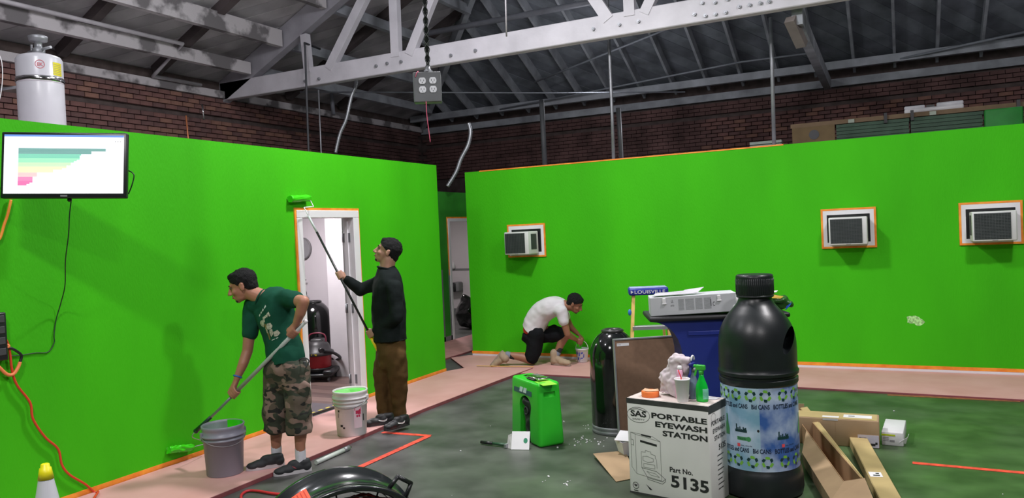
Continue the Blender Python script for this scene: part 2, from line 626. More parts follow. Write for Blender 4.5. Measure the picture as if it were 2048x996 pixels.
# spackle patch
m = MB()
c = ony(1831, 641, WY - 0.001)
pts = []
for k in range(28):
    a = 2 * PI * k / 28; rr = 1 + 0.28 * math.sin(5 * a + 1) * random.random()
    pts.append((c.x + 0.085 * rr * math.cos(a), c.z + 0.05 * rr * math.sin(a) - 0.02 * math.cos(a)))
m.add([(x, WY - 0.0015, z) for x, z in pts], [tuple(range(28))])
obj('spackle_patch', m, M('spackle', S(165, 215, 140), 0.8, var=0.35, scale=40, thresh=(0.4, 0.6)), wr)

# --- passage wall with its doorway (x = -6.7)
PX = -6.7
m = MB()
m.box((PX - .12, 8.29, 0), (PX, 10.93, 2.48)); m.box((PX - .12, 10.93, 2.0), (PX, 12.0, 2.48)); m.box((PX - .12, 12.0, 0), (PX, 15.2, 2.48))
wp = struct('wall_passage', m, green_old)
m = MB(); m.box((PX - .004, 10.60, 0), (PX + .004, 10.68, 1.2)); m.box((PX - .004, 10.86, 0.02), (PX + .004, 10.93, 1.2))
m.box((PX - .004, 10.6, 0), (PX + .004, 10.9, 0.10))
obj('bare_drywall', m, mid_grey, wp)
m = MB(); m.box((PX - .13, 10.90, 0), (PX + .02, 10.95, 1.99)); m.box((PX - .13, 10.90, 1.99), (PX + .02, 12.0, 2.04))
d2 = struct('door_2', m, white_trim)
m = MB(); m.box((PX + .0, 10.875, 1.1), (PX + .006, 10.90, 2.04)); m.box((PX, 10.875, 2.04), (PX + .006, 12.0, 2.065)); m.box((PX, 10.60, 1.1), (PX + .006, 10.615, 2.0))
obj('masking_tape', m, orange, d2)
# room beyond the passage
m = MB(); m.box((-9.4, 14.6, 0), (PX - .12, 14.72, 2.48)); struct('wall_back_room', m, inner_wall)
m = MB(); m.box((-9.45, 10.4, 0), (-9.33, 14.6, 2.48)); m.box((-9.4, 10.3, 0), (PX - .12, 10.42, 2.48)); struct('wall_back_room_side', m, inner_wall)
m = MB(); m.box((-9.4, 10.3, 2.42), (PX - .12, 14.7, 2.48)); struct('ceiling_back_room', m, inner_wall)
m = MB(); m.box((-9.3, 14.58, 0), (PX - .14, 14.6, 0.14)); struct('baseboard_back_room', m, mid_grey)
m = MB(); m.box((-9.3, 14.585, 0.98), (PX - .14, 14.6, 1.02)); struct('trim_1', m, mid_grey)

# --- left room interior
CY = 8.15
m = MB(); m.box((-9.6, -3, 0), (-9.5, 8.17, 2.56)); struct('wall_left_room_far', m, inner_wall)
m = MB(); m.box((-9.5, 8.10, 0), (WX - .12, 8.168, 2.56)); struct('wall_left_room_end', m, inner_wall)
bx0 = ony(657, 600, 7.74).x
m = MB(); m.box((bx0, 7.74, 0), (WX - .121, 8.10, 2.56)); struct('wall_left_room_closet', m, white_paint)
m = MB(); m.box((WX - .135, 6.72, 0), (WX - .121, 7.74, 2.56)); struct('wall_left_room_inner', m, inner_wall)
# vinyl planks in the room
m = MB(); m.box((-9.5, 3.0, 0.0), (WX - .13, 8.1, 0.006)); fr = struct('floor_left_room', m, dark_grey)
pm = [M('vinyl_plank_a', S(120, 98, 92), 0.45, var=0.12, scale=2, stretch=(1, 8, 1)), M('vinyl_plank_b', S(104, 84, 80), 0.45, var=0.12, scale=2, stretch=(1, 8, 1))]
pms = []
for k in range(2):
    q = MB(); q.box((-0.596, -0.087, 0), (0.596, 0.087, 0.006)); me = q.mesh('vinyl_plank'); me.materials.append(pm[k]); pms.append(me)
for i in range(12):
    y = 5.75 + 0.1775 * i + 0.09
    if y > 8.0: break
    for j in range(3):
        x = -7.3 + 1.2 * j - 0.4 * (i % 3) + 0.15
        if x + .6 > WX - .12: x = WX - .12 - .6
        po = bpy.data.objects.new('vinyl_plank', pms[(i + j) % 2]); COL.objects.link(po); po.parent = fr; po.location = (x, y, 0.006 + 0.0005 * j)

# door_1: casing, jamb, tape, hinges
m = MB()
cw = 0.075
for (y0, y1) in ((DY0 - cw + .02, DY0 + .02), (DY1 - .02, DY1 + cw + .0)):
    m.rbox((WX, y0, 0), (WX + .02, y1, DZ - .02), 0.004, 1)
m.rbox((WX, DY0 - cw + .02, DZ - .02), (WX + .02, DY1 + cw, DZ + cw - .02), 0.004, 1)
m.box((WX - .13, DY0 - .0, 0), (WX + .005, DY0 + .02, DZ)); m.box((WX - .13, DY1 - .02, 0), (WX + .005, DY1, DZ)); m.box((WX - .13, DY0 + .02, DZ - .02), (WX + .004, DY1 - .02, DZ))
m.box((WX - .10, DY1 - .034, 0), (WX - .06, DY1 - .02, DZ))
d1 = struct('door_1', m, white_trim)
m = MB()
t = 0.024
ya, yb_, zt = DY0 - cw + .02, DY1 + cw, DZ + cw - .02
m.box((WX, ya - t, 0.0), (WX + .012, ya, zt)); m.box((WX, yb_, 0.0), (WX + .012, yb_ + t * .6, zt)); m.box((WX, ya - t, zt), (WX + .012, yb_ + t * .6, zt + t))
obj('masking_tape', m, orange, d1)
# door leaf folded back inside, its edge and hinges
m = MB(); m.box((WX - .175, DY1 + .02, 0.01), (WX - .14, DY1 + .82, DZ - .01))
leaf = obj('door_leaf', m, white_trim, d1)
m = MB(); m.box((WX - .135, DY1 - .018, 0.01), (WX - .128, DY1 + .0, DZ)); obj('door_gap', m, mid_grey, d1)
for hz in (1.78, 1.02, 0.26):
    h = MB(); h.rbox((WX - .128, DY1 - .026, hz - .05), (WX - .03, DY1 - .0195, hz + .05), .002, 1); h.cyl((WX - .13, DY1 - .028, hz - .05), (WX - .13, DY1 - .028, hz + .05), .008, seg=8)
    obj('hinge', h, dull_steel, d1)

# orange tape along the bottom of both partitions
BT = MB()
BT.box((WX, -2.0, 0.0), (WX + .006, DY0 - .08, 0.068)); BT.box((WX, DY1 + .09, 0.0), (WX + .006, 8.283, 0.068)); BT.box((WX - .12, 8.284, 0), (WX + .006, 8.296, .068))
struct('baseboard_left', BT, orange)
BT = MB(); BT.box((-5.54, WY - .014, 0.0), (7.9, WY, 0.055)); bbr = struct('baseboard_right', BT, white_trim)
BT = MB(); BT.box((-5.545, WY - .016, 0.05), (7.9, WY + .0, 0.085)); obj('masking_tape', BT, orange, bbr)

# --- brick walls
ledge = MB(); ledge.box((XW - .3, -8.5, 0), (XW - .06, YB + .3, ZE + .3))
bw = struct('wall_far_left', ledge, mortar)
led = MB(); led.box((XW - .3, YB + .06, 0), (8.5, YB + .3, ZE + .3))
bb = struct('wall_far_back', led, mortar)
m = MB(); m.box((8.3, -8.5, 0), (8.5, YB + .3, 9)); struct('wall_far_right', m, mortar)
m = MB(); m.box((XW - .3, -8.5, 0), (8.5, -8.3, 9)); struct('wall_behind', m, mortar)
bmeshes = []
for k, mt in enumerate((brick_a, brick_b, brick_c)):
    q = MB(); q.rbox((-.105, -.04, -.032), (.105, .04, .032), .004, 1); me = q.mesh('brick'); me.materials.append(mt); bmeshes.append(me)


def bricks(parent, horiz, fixed, a0, a1, z0, z1, limit, skip=None, jut=0.0):
    """horiz: 'y' wall runs along Y at x=fixed; 'x' wall runs along X at y=fixed"""
    n = 0; rest = MB()
    z = z0; row = 0
    while z < z1:
        a = a0 + (0.11 if row % 2 else 0)
        while a < a1:
            dd = random.uniform(-.006, .006)
            if not (skip and skip(z)):
                if horiz == 'y':
                    loc = V((fixed - .03 + dd, a, z)); rot = PI / 2
                else:
                    loc = V((a, fixed + .03 + dd, z)); rot = 0
                if n < limit:
                    b = bpy.data.objects.new('brick', random.choice([bmeshes[0], bmeshes[0], bmeshes[1], bmeshes[1], bmeshes[2]]))
                    COL.objects.link(b); b.parent = parent; b.location = loc; b.rotation_euler = (0, 0, rot); n += 1
                else:
                    rest.box((-.105, -.04, -.032), (.105, .04, .032), Matrix.Translation(loc) @ Matrix.Rotation(rot, 4, 'Z'))
            a += 0.22
        z += 0.075; row += 1
    return rest


skipz = lambda z: abs(z - 3.89) < 0.04
rest = bricks(bw, 'y', XW, 5.2, 11.6, 3.43, 4.2, 300, skipz)
struct('brickwork', rest, brick_b, bw, True)
rest = bricks(bw, 'y', XW, 11.66, 15.4, 3.2, 4.2, 0, skipz)
struct('brickwork', rest, brick_b, bw, True)
rest = bricks(bb, 'x', YB, -3.4, 3.2, 3.13, 4.15, 300, skipz)
struct('brickwork', rest, brick_b, bb, True)
rest = bricks(bb, 'x', YB, -10.0, -3.45, 3.13, 4.15, 0, skipz)
struct('brickwork', rest, brick_b, bb, True)


# --- roof: hip of diagonal planks on joists
def clip(poly, n, d):
    out = []
    for i in range(len(poly)):
        a, b = poly[i], poly[(i + 1) % len(poly)]
        da, db = a[0] * n[0] + a[1] * n[1] - d, b[0] * n[0] + b[1] * n[1] - d
        if da >= 0: out.append(a)
        if da * db < 0:
            t_ = da / (da - db); out.append((a[0] + (b[0] - a[0]) * t_, a[1] + (b[1] - a[1]) * t_))
    return out


zL = lambda x, y: ZE + OFF + (x - XW) * TAN
zB = lambda x, y: ZE + OFF + (YB - y) * TAN
TOPX, TOPY = -2.0, 7.4
ZT = zL(TOPX, 0)
m = MB(); m.box((TOPX - .1, -8.5, ZT + .05), (8.5, TOPY + .1, ZT + .15))
ce = struct('ceiling', m, roof_wood)


def deck(poly, zf, ndir, width, mats, gap=0.012):
    L = math.hypot(*ndir); n = (ndir[0] / L, ndir[1] / L)
    ds = [p[0] * n[0] + p[1] * n[1] for p in poly]
    d = min(ds); i = 0
    while d < max(ds):
        q = clip(clip(poly, n, d + gap / 2), (-n[0], -n[1]), -(d + width - gap / 2))
        if len(q) > 2:
            mb = MB(); k = len(q); up = random.uniform(0, .008)
            mb.add([(x, y, zf(x, y) + up) for x, y in q] + [(x, y, zf(x, y) + .04) for x, y in q],
                   [tuple(range(k)), tuple(reversed(range(k, 2 * k)))] + [(j, (j + 1) % k, k + (j + 1) % k, k + j) for j in range(k)])
            obj('roof_plank', mb, mats[i % len(mats)], ce)
        d += width; i += 1


roof_w2 = M('roof_plank_wood_b', (0.155, 0.17, 0.195), 0.8, var=0.35, scale=2.5, bump=0.2)
roof_l2 = M('roof_plank_whitewashed_b', (0.36, 0.345, 0.355), 0.8, var=0.35, scale=1.5, bump=0.2)
deck([(XW, YB), (TOPX, TOPY), (8.4, TOPY), (8.4, YB)], zB, (-1, 1), 0.235, [roof_wood, roof_w2])
deck([(XW - .1, -8.4), (TOPX, -8.4), (TOPX, TOPY), (XW - .1, YB)], zL, (-1, 1), 0.235, [roof_light, roof_l2])
m = MB(); m.add([(XW - .2, YB + .2, zB(0, YB) + .05), (8.4, YB + .2, zB(0, YB) + .05), (8.4, TOPY, ZT + .06), (TOPX, TOPY, ZT + .06)], [(0, 1, 2, 3)])
m.add([(XW - .2, YB + .2, zB(0, YB) + .05), (TOPX, TOPY, ZT + .06), (TOPX, -8.4, ZT + .06), (XW - .2, -8.4, zL(XW, 0) + .05)], [(0, 1, 2, 3)])
obj('roof_felt', m, dark_grey, ce)
# joists on the back slope
x = -9.2
while x < 5.6:
    y1 = YB - .05
    yt = max(TOPY, YB - (x - XW)) if x < TOPX else TOPY
    mb = MB()
    for sgn in (1,):
        a = V((x, y1, zB(0, y1) - .10)); b = V((x, yt, zB(0, yt) - .10))
        mb.beam(a, b, .045, .20)
    obj('joist', mb, joist_wood, ce)
    x += .657
# rafters (across) and purlins (along Y) on the left slope
for y in (-1.0, 0.55, 2.1, 3.65, 5.15, 6.65, 8.15, 11.0, 12.5):
    xt = min(TOPX, XW + (YB - y))
    mb = MB(); mb.beam((XW, y, zL(XW, 0) - .07), (xt, y, zL(xt, 0) - .07), .13, .14); obj('rafter', mb, rafter_dark, ce)
for i, x in enumerate((-9.42, -8.72, -7.8, -6.9, -5.9, -4.9)):
    mb = MB(); z = ZE + (x - XW) * TAN
    hh = (.19, .26, .2, .2, .2, .2)[i]
    mb.box((x - .05, -6, z + .0), (x + .05, min(9.38, YB - (x - XW)), z + hh)); obj('purlin', mb, purlin_paint, ce)
    if YB - (x - XW) > 9.7:
        mb = MB(); mb.box((x - .05, 9.62, z + .0), (x + .05, YB - (x - XW), z + .16)); obj('purlin', mb, joist_wood, ce)
# hip rafter, wall plates
mb = MB(); mb.beam((XW, YB, ZE + OFF - .16), (TOPX, TOPY, ZT - .16), .1, .26); obj('hip_rafter', mb, joist_wood, ce)
mb = MB(); mb.box((XW - .06, -8, ZE + .02), (XW + .06, YB, ZE + .14)); obj('wall_plate', mb, purlin_paint, ce)
mb = MB(); mb.box((XW, YB - .06, ZE - .02), (8, YB + .06, ZE + .12)); obj('wall_plate', mb, joist_wood, ce)
mb = MB(); mb.box((XW, YB - .5, ZE + .22), (8, YB - .40, ZE + .36)); obj('wall_plate', mb, joist_wood, ce)

# --- truss
TY = 9.5
tr = Thing('roof_truss', 'white-painted timber truss spanning above the outlet box and green rooms', 'truss', (XW, TY, ZE))
m = MB(); m.rbox((XW - .05, TY - .07, ZE), (4.5, TY + .07, ZE + .29), .01, 1); ch = tr.w('bottom_chord', m, truss_paint)
m = MB()
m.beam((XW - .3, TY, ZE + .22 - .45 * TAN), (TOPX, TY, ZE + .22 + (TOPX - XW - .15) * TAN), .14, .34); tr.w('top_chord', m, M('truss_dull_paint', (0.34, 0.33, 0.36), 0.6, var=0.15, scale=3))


def web(x0, z0, x1, z1, w, y=TY - .03):
    q = MB(); q.beam((x0, y, z0), (x1, y, z1), .10, w, up=(0, 0, 1) if abs(x1 - x0) > .2 else (1, 0, 0)); tr.w('web_member', q, truss_paint)


web(-8.24, 4.42, -8.28, 5.02, .12)
web(-7.82, 4.42, -6.55, 6.10, .15)
web(-6.56, 4.42, -6.54, 6.2, .14)
web(-6.32, 4.42, -4.9, 6.9, .14)
web(-3.25, 4.42, -4.75, 6.9, .15)
web(-2.97, 4.42, -2.97, 6.9, .14)
web(-2.78, 4.42, -1.4, 6.9, .13)
bolt = MB(); bolt.cyl((0, -.02, 0), (0, .02, 0), .022, seg=10); bolt.cyl((0, -.03, 0), (0, -.018, 0), .012, seg=6); bme = bolt.mesh('bolt'); recalc(bme); bme.materials.append(dull_steel)
for x, z in ((-8.28, 4.28), (-8.0, 4.28), (-6.7, 4.34), (-6.45, 4.33), (-6.9, 4.2 + .13), (-3.45, 4.33), (-3.1, 4.33), (-2.85, 4.33), (-2.15, 4.3), (-2.02, 4.26), (-1.9, 4.26), (-1.78, 4.26), (-2.05, 4.42), (-1.9, 4.4), (-1.75, 4.41), (-1.62, 4.3), (-1.5, 4.3), (-1.38, 4.3), (-1.28, 4.3), (-5.6, 4.30), (-5.2, 4.31)):
    o = bpy.data.objects.new('bolt', bme); COL.objects.link(o); o.parent = tr.o; o.location = V((x, TY - .08, z)) - V((XW, TY, ZE))

# knee brace past the truss
t = Thing('knee_brace', 'dark sloping timber brace running from truss to far brick wall', 'brace', (-1.3, TY, ZE))
m = MB(); m.beam(ony(1594, 32, 9.62), ony(1655, 168, 15.3), .12, .2); t.w('strut', m, joist_wood)
m = MB(); m.beam(ony(1580, 38, 9.6), ony(1604, 90, 9.9), .12, .1); t.w('packing_board', m, M('stained_board', S(120, 112, 108), .8))



# ================================================================== FLOOR BOARDS, TAPE
def plate(name, label, poly, z0, z1, mat, cat, group=None, edge=True):
    cx = sum(p[0] for p in poly) / len(poly); cy = sum(p[1] for p in poly) / len(poly)
    t = Thing(name, label, cat, (cx, cy, z0), 0, group)
    m = MB(); m.prism(poly, (z1 - .004, z1)); t.w('face_sheet', m, mat)
    if edge:
        m = MB(); m.prism(poly, (z0, z1 - .004)); t.w('core', m, pink_edge)
    return t


PZ = 0.035
plate('floor_board', 'long pink board strip along left green wall under the two buckets', [(-5.205, 1.0), (-4.27, 1.0), (-4.27, 5.0), (-4.31, 6.4), (-4.26, 7.9), (-4.21, 8.74), (-5.05, 8.62), (-5.205, 8.28)], 0.001, PZ, pink, 'floor board')
plate('floor_board', 'pink board strip along right green wall under the kneeling man', [(-5.75, 9.28), (-5.15, 8.62), (-5.05, 8.64), (-4.21, 8.76), (-4.26, 8.43), (-3.3, 8.43), (-1.0, 8.40), (1.6, 8.29), (7.0, 8.2), (7.0, 9.53), (-5.6, 9.53)], 0.001, 0.022, pink, 'floor board')
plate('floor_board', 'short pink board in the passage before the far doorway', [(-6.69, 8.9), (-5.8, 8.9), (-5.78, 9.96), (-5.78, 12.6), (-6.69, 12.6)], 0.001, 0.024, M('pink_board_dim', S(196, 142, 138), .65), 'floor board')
m = MB(); m.beam((-5.0, 8.70, PZ + .001), (-4.22, 8.80, PZ + .001), .03, .002); tag(obj('tape_strip', m, M('yellow_tape', S(222, 170, 80), .6)), 'yellowish tape strip over the pink boards behind kneeling boot', 'tape')


def strip(name, label, a, b, w, mat=red_tape, z=0.002):
    m = MB(); a = V((a.x, a.y, z)); b = V((b.x, b.y, z)); m.beam(a, b, w, .002)
    return tag(obj(name, m, mat), label, 'floor tape')


strip('floor_tape', 'red floor tape running from pink board edge, behind the black fan', onz(765, 865), onz(861, 872), .055)
strip('floor_tape', 'red floor tape running diagonally down toward the drum fan', onz(857, 873), onz(700, 944), .055, z=.0045)
strip('floor_tape', 'red floor tape line alone on greenish floor at right', onz(1825, 926), onz(2100, 951), .05)
strip('floor_tape', 'faded orange tape line just beside right pink board edge', onz(1775, 790), onz(2040, 803), .06, M('faded_tape', S(140, 90, 55), .7, var=.3, scale=20))

# drywall crumbs
CR = MB()
for (u, v, su, sv, n) in ((1160, 880, 14, 8, 16), (1128, 843, 3, 2, 3), (1175, 856, 10, 4, 5), (1200, 885, 16, 9, 12), (1096, 953, 4, 2, 3), (1133, 968, 8, 5, 7), (1115, 895, 6, 3, 3), (1087, 964, 3, 2, 2), (922, 903, 2, 1, 1), (1789, 822, 2, 1, 1), (2002, 989, 3, 1, 1), (903, 991, 3, 1, 1), (980, 853, 2, 1, 1)):
    for k in range(n):
        p = onz(random.gauss(u, su * .6), random.gauss(v, sv * .6)); r = random.uniform(.004, .011)
        CR.ell((p.x, p.y, .003), (r, r * .8, r * .5), 5, 3)
o = obj('drywall_crumbs', CR, paper); tag(o, 'white drywall crumbs scattered on the floor by the green eyewash unit', 'debris'); o['kind'] = 'stuff'

# floor mat inside the doorway
mp_ = [onz(592, 842), onz(655, 826), onz(655, 800), onz(592, 800)]
t = Thing('floor_mat', 'dark grey floor mat with yellow dashes just inside the doorway', 'mat', (-5.75, 6.0, 0))
m = MB(); m.box((-6.25, 5.55, .016), (-5.345, 6.35, .022)); t.w('rubber', m, M('mat_rubber', S(92, 84, 90), .7, var=.1))
for k in range(7):
    m = MB(); m.box((-5.385, 5.60 + .115 * k, .0222), (-5.36, 5.66 + .115 * k, .0235))
    t.w('yellow_dash', m, M('yellow_dash', S(225, 205, 70), .6))


# ================================================================== WINDOW AIR CONDITIONERS
def aircon(u, v, label, yaw):
    c = ony(u, v, WY)
    t = Thing('window_air_conditioner', label, 'air conditioner', (c.x, WY, c.z), 0, 'air conditioners in the right green wall')
    W, Hh = .267, .206
    m = MB()
    for a, b in (((-W, -.014, -Hh), (W, 0, -Hh + .045)), ((-W, -.014, Hh - .050), (W, 0, Hh)), ((-W, -.014, -Hh + .045), (-W + .042, 0, Hh - .050)), ((W - .042, -.014, -Hh + .045), (W, 0, Hh - .050))):
        m.box(a, b)
    t.p('mounting_frame', m, white_trim)
    m = MB(); e = .022
    for a, b in (((-W - e, -.016, -Hh - e), (W + e, -.0, -Hh)), ((-W - e, -.016, Hh), (W + e, 0, Hh + e)), ((-W - e, -.016, -Hh), (-W, 0, Hh)), ((W, -.016, -Hh), (W + e, 0, Hh))):
        m.box(a, b)
    t.p('masking_tape', m, orange)
    m = MB(); m.box((-W + .042, -.006, -Hh + .045), (W - .042, -.002, Hh - .050)); t.p('gap', m, black)
    Mx = Matrix.Rotation(yaw, 4, 'Z')
    d = .26
    m = MB(); m.rbox((-.195, -d, -.185), (.20, -.01, .125), .012, 2, Mx); case = t.p('casing', m, M('ac_casing', (.66, .67, .66), .4, var=.03))
    m = MB(); m.box((-.178, -d - .003, -.165), (.148, -d + .002, .105), Mx); t.p('grille_backing', m, M('grille_dark', (.035, .045, .045), .6), case)
    m = MB()
    for k in range(17):
        z = -.155 + k * .0155
        m.box((-.178, -d - .008, z), (.148, -d - .003, z + .004), Mx)
    for k in range(13):
        xx = -.172 + k * .0262
        m.box((xx, -d - .009, -.16), (xx + .003, -d - .004, .10), Mx)
    t.p('grille_louvres', m, M('grille_grey', (.07, .08, .08), .5), case)
    for xx in (.199, -.198):
        m = MB(); m.box((xx, -d + .07, -.12), (xx + .004, -.06, .09), Mx); t.p('side_vent', m, M('grille_dark', None), case)
    m = MB(); m.box((-.02, -d - .006, -.178), (.03, -d, -.172), Mx); t.p('badge', m, ink_grey, case)
    for sx in (-1, 1):
        m = MB(); m.box((sx * .09 - .05, -.012, -Hh - .002), (sx * .09 + .05, -.002, -.19)); t.p('bracket', m, white_trim)


aircon(1053.5, 481, 'window air conditioner at the left end of wall, above the kneeling man', math.radians(-9))
aircon(1697, 456, 'middle window air conditioner, above and right of the large black bottle', math.radians(1))
aircon(1981, 446, 'rightmost window air conditioner, near the right edge of the wall', math.radians(2))

# ================================================================== TELEVISION
TL, TR_, BL, BR = cd(5, 267, 4.80), cd(256, 269, 4.92), cd(12, 398, 4.77), cd(260, 398, 4.89)
c = (TL + TR_ + BL + BR) / 4
t = Thing('flat_television', 'black flat television on a wall arm showing a bar chart', 'television', tuple(c))
ux = ((TR_ - TL) + (BR - BL)).normalized(); uz = ((TL - BL) + (TR_ - BR)); uz = (uz - ux * uz.dot(ux)).normalized(); uy = uz.cross(ux)
tw, th = ((TR_ - TL).length + (BR - BL).length) / 4, ((TL - BL).length + (TR_ - BR).length) / 4
Mt = Matrix((ux, uy, uz)).transposed().to_4x4()
m = MB(); m.rbox((-tw, -.045, -th), (tw, .0, th), .008, 2, Mt); hous = t.p('housing', m, black)
m = MB(); m.box((-tw + .018, -.0475, -th + .028), (tw - .018, -.045, th - .018), Mt)
scr = t.p('screen', m, M('screen_white', (.93, .93, 1.0), .3, var=.01, emit=0.72))
fz = lambda x, z: Mt @ V((x, -.0485, z))
m = MB(); m.add([fz(-tw + .018, th - .03), fz(tw - .018, th - .03), fz(tw - .018, th - .018), fz(-tw + .018, th - .018)], [(0, 1, 2, 3)])
t.p('title_bar', m, M('screen_blue', S(110, 150, 225), .3, var=.02, emit=.5), scr)
x0 = -tw + .10
rows = 26
cols = [S(120, 165, 160), S(130, 205, 180), S(160, 230, 190), S(200, 235, 190), S(250, 230, 190), S(250, 200, 200), S(240, 140, 185), S(235, 120, 175)]
wid = [.60, .60, .50, .50, .43, .42, .42, .42, .40, .38, .36, .36, .33, .33, .30, .24, .24, .13, .13, .13, .10, .10, .10, .10, .08, .06]
wid = [w_ * .84 for w_ in wid]
for ci in range(8):
    m = MB()
    for r in range(rows):
        if int(r * 8 / rows) != ci: continue
        z = th - .112 - r * .0090
        flat_poly(m, [(x0, z), (x0 + wid[r], z), (x0 + wid[r], z + .0088), (x0, z + .0088)], lambda x, y: Mt @ V((x, -.0492, y)))
    t.p('chart_bar', m, M('chart_%d' % ci, cols[ci], .3, var=.02, emit=.55), scr)
m = MB()
for k in range(3): flat_poly(m, [(tw - .07 + .015 * k, th - .06), (tw - .065 + .015 * k, th - .06), (tw - .065 + .015 * k, th - .055), (tw - .07 + .015 * k, th - .055)], lambda x, y: Mt @ V((x, -.0492, y)))
t.p('menu_dots', m, ink_grey, scr)
m = MB(); m.box((-.02, -.047, -th + .008), (.02, -.045, -th + .018), Mt); t.p('badge', m, mid_grey, hous)
m = MB(); m.box((-.1, .0, -.1), (.1, .03, .1), Mt); t.p('back_plate', m, dark_grey)
aw = V((WX + .01, c.y + .12, c.z)); ae = c + uy * .03; ak = V((WX + .22, (aw.y + ae.y) / 2 - .18, c.z))
m = MB(); m.beam(aw, ak, .03, .05); m.beam(ak, ae, .03, .05); t.w('swing_arm', m, dark_grey)
m = MB(); m.box((WX + .001, aw.y - .05, c.z - .13), (WX + .012, aw.y + .05, c.z + .13)); t.w('wall_plate', m, dark_grey)
m = MB(); m.ell((.02, -.01, -th - .006), (.014, .012, .014), 10, 6, None)
for q in m.v: q.xyz = Mt @ V(q)
t.p('plug', m, black)


TV = t


def cord(name, label, pts, r, mat, cat='cord', n=8, seg=8):
    t_ = MB(); t_.tube(spline(pts, n), r, seg)
    if label is None:
        return TV.w(name, t_, mat)
    return tag(obj(name, t_, mat), label, cat)


wx = WX + .008


def dep_(p_): return (p_ - O0).dot(R3 @ V((0, 0, -1)))


dark_green_cord = M('dark_cord', (.01, .04, .015), .5)
pts = [onx(u, v, wx) for u, v in ((141, 404), (139, 430), (137, 470), (131, 520), (130, 570), (122, 605), (112, 640), (108, 670), (108, 686), (96, 704), (70, 706), (45, 710), (20, 712))]
pts[0] = c + uz * -(th - .005) + ux * .02 + uy * .02; px0 = pts[0].x; pts[1:6] = [onx(u, v, px0 + (wx - px0) * f_) for u, v, f_ in ((139, 430, .06), (137, 470, .2), (131, 520, .42), (130, 570, .68), (122, 605, .9))]
cord('power_cord', None, pts, .0035, dark_green_cord)
pts = [cd(u, v, 4.95) for u, v in ((254, 340), (264, 345), (268, 352), (264, 370), (257, 388))]
cord('cable_loop', None, pts, .004, dark_green_cord, 'cable')
pts = [onx(u, v, wx + .01) for u, v in ((22, 400), (15, 430), (8, 450), (0, 476), (-15, 500), (-10, 600), (-5, 690))]
cord('orange_cable', 'orange extension cable dropping from the left end of television', pts, .009, orange)
pts = [onx(u, v, wx + .03) for u, v in ((-5, 695), (12, 690), (16, 694), (-4, 700), (-8, 725), (2, 738), (15, 749), (27, 748), (36, 735), (40, 724))]
cord('orange_cable', 'looped orange extension cable at the black power strip', pts, .011, M('faded_orange', S(235, 135, 80), .5))
pts = [onx(u, v, wx + .03) for u, v in ((40, 724), (43, 712), (36, 704), (20, 696), (4, 699))]
cord('black_cable', 'short black cord end joining the looped orange cord', pts, .009, black)
c = onx(1, 672, wx)
t = Thing('power_strip', 'black power strip on the green wall at far left edge', 'power strip', (WX + .03, c.y - .02, c.z), PI / 2)
m = MB(); m.rbox((-.10, -.03, -.155), (.035, .02, .155), .01, 2); t.p('casing', m, black)
m = MB()
for k in range(4): m.rbox((-.05, -.034, -.12 + .07 * k), (.02, -.029, -.075 + .07 * k), .004, 1)
t.p('socket_face', m, dark_grey)
red_hose = M('orange_red_hose', S(205, 66, 38), .45, var=.08)
pts = [onx(u, v, wx + .02) for u, v in ((-8, 660), (8, 674), (18, 695), (24, 740), (34, 770), (60, 805), (66, 838), (90, 874), (116, 898), (124, 930), (140, 950), (170, 968), (190, 985))]
pts += [V((-5.1, 3.45, .06)), V((-4.95, 3.3, .045)), V((-4.7, 3.2, .045))]
cord('air_hose', 'red-orange air hose snaking down the left green wall to floor', pts, .008, red_hose, 'hose')
pts = [V((-4.6, 3.4, .045)), onz(400, 1010, .02), onz(480, 1003, .015)] if False else [onz(u, v, .012) for u, v in ((455, 1030), (480, 1003), (483, 990), (495, 982), (515, 982), (545, 987), (575, 990), (620, 1000), (660, 1020))]
cord('fan_cord', 'red power cord curling on the floor behind the drum fan', pts, .010, M('red_cord', S(190, 40, 50), .5))

# ================================================================== TANK
pt = cd(81, 170, 6.6)
t = Thing('storage_tank', 'white cylindrical tank with yellow sticker above the left green wall', 'tank', (pt.x, pt.y, 2.62))
zt_ = 3.44 - 2.62
r = .178
tk = M('tank_enamel', (.56, .56, .60), .28, var=.04)
m = MB(); m.lathe([(r - .01, 0), (r, .01), (r, zt_ - .03), (r - .015, zt_ - .004), (r - .05, zt_ + .01), (.04, zt_ + .035)], seg=40); t.p('shell', m, tk)
m = MB(); m.lathe([(r + .002, zt_ - .235), (r + .007, zt_ - .225), (r + .007, zt_ - .195), (r + .002, zt_ - .185)], seg=40); t.p('band', m, chrome)
m = MB(); m.lathe([(.05, zt_ + .01), (.05, zt_ + .07), (.03, zt_ + .08), (.03, zt_ + .13), (.07, zt_ + .135), (.075, zt_ + .175), (.05, zt_ + .185)], seg=20); m.cyl((-.14, 0, zt_ + .06), (.14, .02, zt_ + .07), .012); m.cyl((-.13, .02, zt_), (-.13, .02, zt_ + .13), .008); t.p('valve_head', m, dull_steel)
dirc = (V((0, 0, 0)) - pt); aC = math.atan2(dirc.y, dirc.x)


def wrapc(cx, z, rr):
    return lambda x, y: V((rr * math.cos(aC + (cx + x) / rr), rr * math.sin(aC + (cx + x) / rr), z + y))


def grid(mb, w, h, fn, nx=8):
    for k in range(nx):
        a, b = -w / 2 + w * k / nx, -w / 2 + w * (k + 1) / nx
        mb.add([fn(a, -h / 2), fn(b, -h / 2), fn(b, h / 2), fn(a, h / 2)], [(0, 1, 2, 3)])


